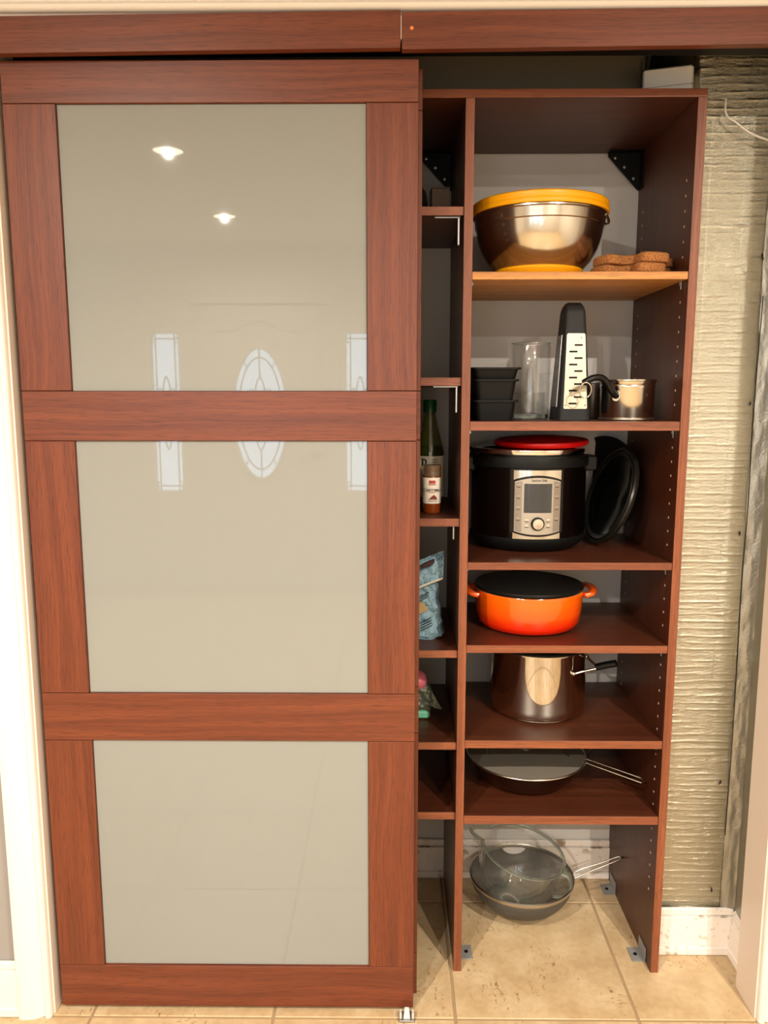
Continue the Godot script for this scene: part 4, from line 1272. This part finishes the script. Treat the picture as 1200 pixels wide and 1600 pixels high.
# ------------------------------------------------------------------ narrow bay
func narrow_bay() -> void:
	var y: float = A[2] + 0.0005
	var b := thing("sauce_bottle", "tall sauce bottle with a green cap behind the cayenne jar", "bottle", Vector3(0.0945, y, -0.345))
	part("bottle_glass", G.new().lathe(V2([0.0, 0.0, 0.032, 0.0, 0.0355, 0.004, 0.0360, 0.136, 0.034, 0.146, 0.030, 0.160, 0.020, 0.200, 0.0145, 0.226, 0.0135, 0.240, 0.0120, 0.240, 0.0125, 0.226, 0.018, 0.200, 0.028, 0.160, 0.032, 0.146, 0.0335, 0.136, 0.0335, 0.006, 0.0, 0.005]), 56), M.green_glass, b)
	part("sauce", G.new().lathe(V2([0.0, 0.007, 0.032, 0.0075, 0.0328, 0.02, 0.0328, 0.136, 0.030, 0.150, 0.0, 0.150]), 48), mat(Color(0.02, 0.012, 0.008), 0.15), b, "dark sauce inside")
	part("cap", G.new().lathe(V2([0.0135, 0.234, 0.0165, 0.234, 0.0165, 0.262, 0.015, 0.264, 0.0, 0.264]), 36), mat(Color(0.02, 0.26, 0.12), 0.4), b, "green cap")
	var lb := part("bottle_label", G.new().lathe(V2([0.0362, 0.025, 0.0364, 0.026, 0.0364, 0.126, 0.0362, 0.127]), 48), M.label, b)
	text_on(lb, "D", 0.0365, -0.42, 0.111, 0.00085, M.ink, "Droid Sans")
	for k in 4:
		mark(lb, 0.0366, 0.30, 0.118 - 0.006 * k, 0.016, 0.0014, M.darkplastic)
	var c := thing("spice_jar", "small cayenne pepper spice jar with a white label", "jar", Vector3(0.0950, y, -0.232))
	part("jar_body", G.new().lathe(V2([0.0, 0.0, 0.0195, 0.0, 0.0215, 0.003, 0.0215, 0.084, 0.0200, 0.088]), 48), mat(Color(0.50, 0.22, 0.05), 0.2), c, "orange brown ground spice inside")
	part("cap", G.new().lathe(V2([0.0203, 0.086, 0.0218, 0.087, 0.0218, 0.096, 0.0212, 0.098, 0.0218, 0.100, 0.0218, 0.111, 0.020, 0.113, 0.0, 0.113]), 40), mat(Color(0.42, 0.33, 0.25), 0.35), c)
	var cl := part("jar_label", G.new().lathe(V2([0.0217, 0.0230, 0.0219, 0.0235, 0.0219, 0.0835, 0.0217, 0.084]), 48), mat(Color(0.93, 0.89, 0.83), 0.6), c)
	text_on(cl, "Cayenne", 0.0223, 0.02, 0.056, 0.00036, M.ink, "Droid Serif")
	text_on(cl, "Pepper", 0.0223, 0.06, 0.050, 0.00013, M.red, "Droid Serif")
	for q in [[0.0, 0.074, 0.016, 0.0075, Color(0.72, 0.26, 0.22)], [0.0, 0.068, 0.018, 0.0018, Color(0.50, 0.10, 0.08)], [0.05, 0.029, 0.022, 0.0014, Color(0.35, 0.3, 0.28)]]:
		mark(cl, 0.0220, q[0], q[1], q[2], q[3], mat(q[4], 0.6))
	var ch := G.new()
	ch.xf = Transform3D(Basis(Vector3.UP, 0.10), Vector3(0.0222 * sin(0.10), 0.038, 0.0222 * cos(0.10)))
	ch.prism(V2([-0.010, -0.005, 0.010, -0.005, 0.007, 0.002, 0.002, 0.006, -0.003, 0.003]), 0.0006)
	part("printed_heap", ch, mat(Color(0.48, 0.17, 0.10), 0.6), cl)
	var o := thing("tall_jar", "tall jar mostly hidden by the door edge left of the sauce bottle", "jar", Vector3(0.0455, y, -0.262))
	part("jar_body", G.new().lathe(V2([0.0, 0.0, 0.022, 0.0, 0.024, 0.003, 0.024, 0.118, 0.020, 0.128, 0.018, 0.130]), 40), M.green_glass, o)
	part("contents", G.new().lathe(V2([0.0, 0.004, 0.0205, 0.004, 0.0208, 0.006, 0.0208, 0.085, 0.0, 0.085]), 32), mat(Color(0.45, 0.40, 0.26), 0.7), o)
	part("jar_label", G.new().lathe(V2([0.0242, 0.090, 0.0243, 0.091, 0.0243, 0.119, 0.0242, 0.12]), 40), M.label, o)
	part("cap", G.new().lathe(V2([0.018, 0.128, 0.0205, 0.128, 0.0205, 0.148, 0.019, 0.150, 0.0, 0.150]), 32), M.black, o)
	# folded blue bag
	bag()
	# small pink and green clip bag
	y = A[4] + 0.0005
	var pk := thing("snack_pouch", "crumpled clear pouch with pink top and green bottom low in the narrow bay", "pouch", Vector3(0.078, y, -0.285))
	var pn := noise(1.0, 91, 3)
	part("pouch_film", crumpled(pn, 0.026, 0.018, 0.095, 0.010), mat(Color(0.30, 0.31, 0.25), 0.35), pk)
	var gb := G.new()
	gb.xf.origin = Vector3(-0.004, 0.012, 0.004)
	part("green_block", gb.box(Vector3.ZERO, Vector3(0.046, 0.022, 0.034), 0.006), mat(Color(0.42, 0.72, 0.58), 0.45), pk, "pale green base")
	var pb := G.new()
	pb.xf = Transform3D(Basis(Vector3(0, 0, 1), -0.2).scaled(Vector3(1.0, 1.15, 0.9)), Vector3(-0.010, 0.094, 0.0))
	part("pink_top", pb.lathe(V2([0.0, -0.024, 0.013, -0.021, 0.021, -0.009, 0.022, 0.004, 0.016, 0.018, 0.007, 0.024, 0.0, 0.025]), 28), mat(Color(0.78, 0.40, 0.45), 0.4), pk, "rounded pink top")
	var fl := G.new()
	fl.xf = Transform3D(Basis(Vector3(0, 0, 1), 0.42), Vector3(0.028, 0.046, 0.01))
	part("flap", fl.prism(V2([-0.010, 0.045, 0.006, 0.03, 0.012, -0.03, -0.002, -0.02, -0.010, -0.01]), 0.002, 0.0004), mat(Color(0.36, 0.37, 0.30), 0.35), pk)
	# dark jar and brown box on the top narrow shelf
	y = A[0] + 0.0005
	var j := thing("dark_jar", "small dark rounded jar in the shadowy top of the narrow bay", "jar", Vector3(0.058, y, -0.37))
	part("jar_body", G.new().lathe(V2([0.0, 0.0, 0.022, 0.0, 0.026, 0.004, 0.027, 0.06, 0.024, 0.085, 0.014, 0.098, 0.0, 0.102]), 40), mat(Color(0.20, 0.20, 0.17), 0.3), j)
	part("jar_band", G.new().lathe(V2([0.0271, 0.018, 0.0274, 0.019, 0.0276, 0.058, 0.0272, 0.059]), 40), M.darkplastic, j)
	var bx := thing("brown_box", "small brown box beside the dark jar in the top of the narrow bay", "box", Vector3(0.116, y, -0.39), 0.06)
	part("carton", G.new().box(Vector3(0, 0.047, 0), Vector3(0.044, 0.094, 0.05), 0.002), mat(Color(0.62, 0.52, 0.46), 0.7), bx)
	part("carton_flap", G.new().box(Vector3(0, 0.0955, 0.001), Vector3(0.045, 0.003, 0.052), 0.001), mat(Color(0.62, 0.52, 0.46), 0.7), bx)

func text_on(parent: Node3D, s: String, r: float, a: float, y: float, px: float, m: Material, f: String) -> void:
	var tm := TextMesh.new()
	tm.text = s
	var sf := SystemFont.new()
	sf.font_names = PackedStringArray([f])
	sf.font_weight = 700
	tm.font = sf
	tm.font_size = 28
	tm.pixel_size = px
	tm.depth = 0.0006
	var o := part_mesh("lettering", tm, m, parent)
	o.position = Vector3(r * sin(a), y, r * cos(a))
	o.rotation.y = a

func mark(parent: Node3D, r: float, a: float, y: float, w: float, h: float, m: Material) -> void:
	var da := w / r * 0.5
	part("printed_mark", arc_patch(r, a - da, a + da, func(_a): return y - h * 0.5, func(_a): return y + h * 0.5, 6, 1), m, parent)

func crumpled(n: FastNoiseLite, rx: float, rz: float, h: float, amp: float) -> G:
	var g := G.new()
	g.surf(40, 30, func(u: float, v: float) -> Vector3:
		var a := TAU * u
		var c := cos(a)
		var s := sin(a)
		var k := sin(PI * clampf(v, 0.02, 0.98)) ** 0.35
		var x := rx * signf(c) * pow(absf(c), 0.6) * k
		var z := rz * signf(s) * pow(absf(s), 0.6) * k
		var d := amp * n.get_noise_3d(x * 45.0, v * h * 40.0, z * 45.0) * k
		return Vector3(x + d * c, v * h, -(z + d * s)), true)
	return g

func bag() -> void:
	var y: float = A[3] + 0.0005
	var t := thing("flour_bag", "crumpled pale blue paper bag with a folded top in the narrow bay", "bag", Vector3(0.066, y, -0.262), -0.12)
	var n := noise(1.0, 44, 3)
	var blue := mat(Color(0.48, 0.60, 0.66), 0.5)
	blue = bump(blue, 0.02, 45, 0.5, 6.0)
	part("bag_body", G.new().surf(56, 44, func(u: float, v: float) -> Vector3:
		var a := TAU * u
		var c := cos(a)
		var s := sin(a)
		var k := 1.0 if v < 0.92 else sqrt(maxf(0.0, 1.0 - pow((v - 0.92) / 0.08, 2.0)))
		if v < 0.05:
			k = 0.85 + 3.0 * v
		var x := (0.062 - 0.006 * v) * signf(c) * pow(absf(c), 0.45) * k
		var z := 0.046 * lerpf(1.0, 0.55, v) * signf(s) * pow(absf(s), 0.45) * k
		var d := 0.010 * n.get_noise_3d(x * 26.0, v * 4.5, z * 26.0)
		return Vector3(x + d * c - 0.012 * v, 0.150 * v, -(z + d * s)), true), blue, t)
	# folded-over top flap
	var fg := G.new()
	fg.xf = Transform3D(Basis(Vector3(1, 0.45, 0), Vector3(0, 1, 0.10), Vector3(0, 0, 1)), Vector3(-0.004, 0.124, 0.034))
	part("folded_top", fg.surf(24, 24, func(u: float, v: float) -> Vector3:
		var x := -0.075 + 0.142 * u
		return Vector3(x, 0.062 * v + 0.004 * n.get_noise_2d(x * 40.0, v * 3.0), 0.006 + 0.007 * n.get_noise_2d(x * 22.0 + 4.0, v * 4.0) - 0.03 * v * v)), blue, t)
	var back := G.new()
	back.xf = fg.xf
	part("folded_top", back.surf(24, 12, func(u: float, v: float) -> Vector3:
		var x := -0.073 + 0.138 * u
		return Vector3(x, 0.060 * v, -0.024 + 0.005 * n.get_noise_2d(x * 22.0 + 9.0, v * 4.0))), blue, t)
	var lip := G.new()
	lip.xf = fg.xf
	part("fold_edge", lip.tube(spline(V3([-0.074, 0.001, 0.008, -0.03, -0.001, 0.010, 0.02, 0.001, 0.008, 0.066, 0.0, 0.009])), 0.0032, 8), mat(Color(0.78, 0.76, 0.70), 0.5), t)
	var dm := G.new()
	dm.xf = fg.xf
	dm.box(Vector3(0.030, 0.050, 0.002), Vector3(0.030, 0.011, 0.016), 0.002)
	part("printed_band", dm, mat(Color(0.20, 0.05, 0.07), 0.5), t, "dark maroon printed strip")
	# printed patch and lines on the front
	var face := func(x: float, yy: float, w: float, h: float, m: Material, rot: float) -> void:
		var g := G.new()
		g.xf = Transform3D(Basis(Vector3(0, 0, 1), rot), Vector3(x, yy, 0.0475 - 0.13 * yy + 0.006))
		g.box(Vector3.ZERO, Vector3(w, h, 0.004), 0.0008)
		part("printed_mark", g, m, t)
	face.call(0.008, 0.078, 0.030, 0.024, mat(Color(0.66, 0.55, 0.38), 0.5), 0.5)
	for k in 4:
		face.call(0.022 + 0.001 * k, 0.050 - 0.006 * k, 0.030, 0.0016, M.darkplastic, 0.5)
	for k in 3:
		face.call(0.018, 0.112 - 0.005 * k, 0.024, 0.0014, M.darkplastic, 0.5)
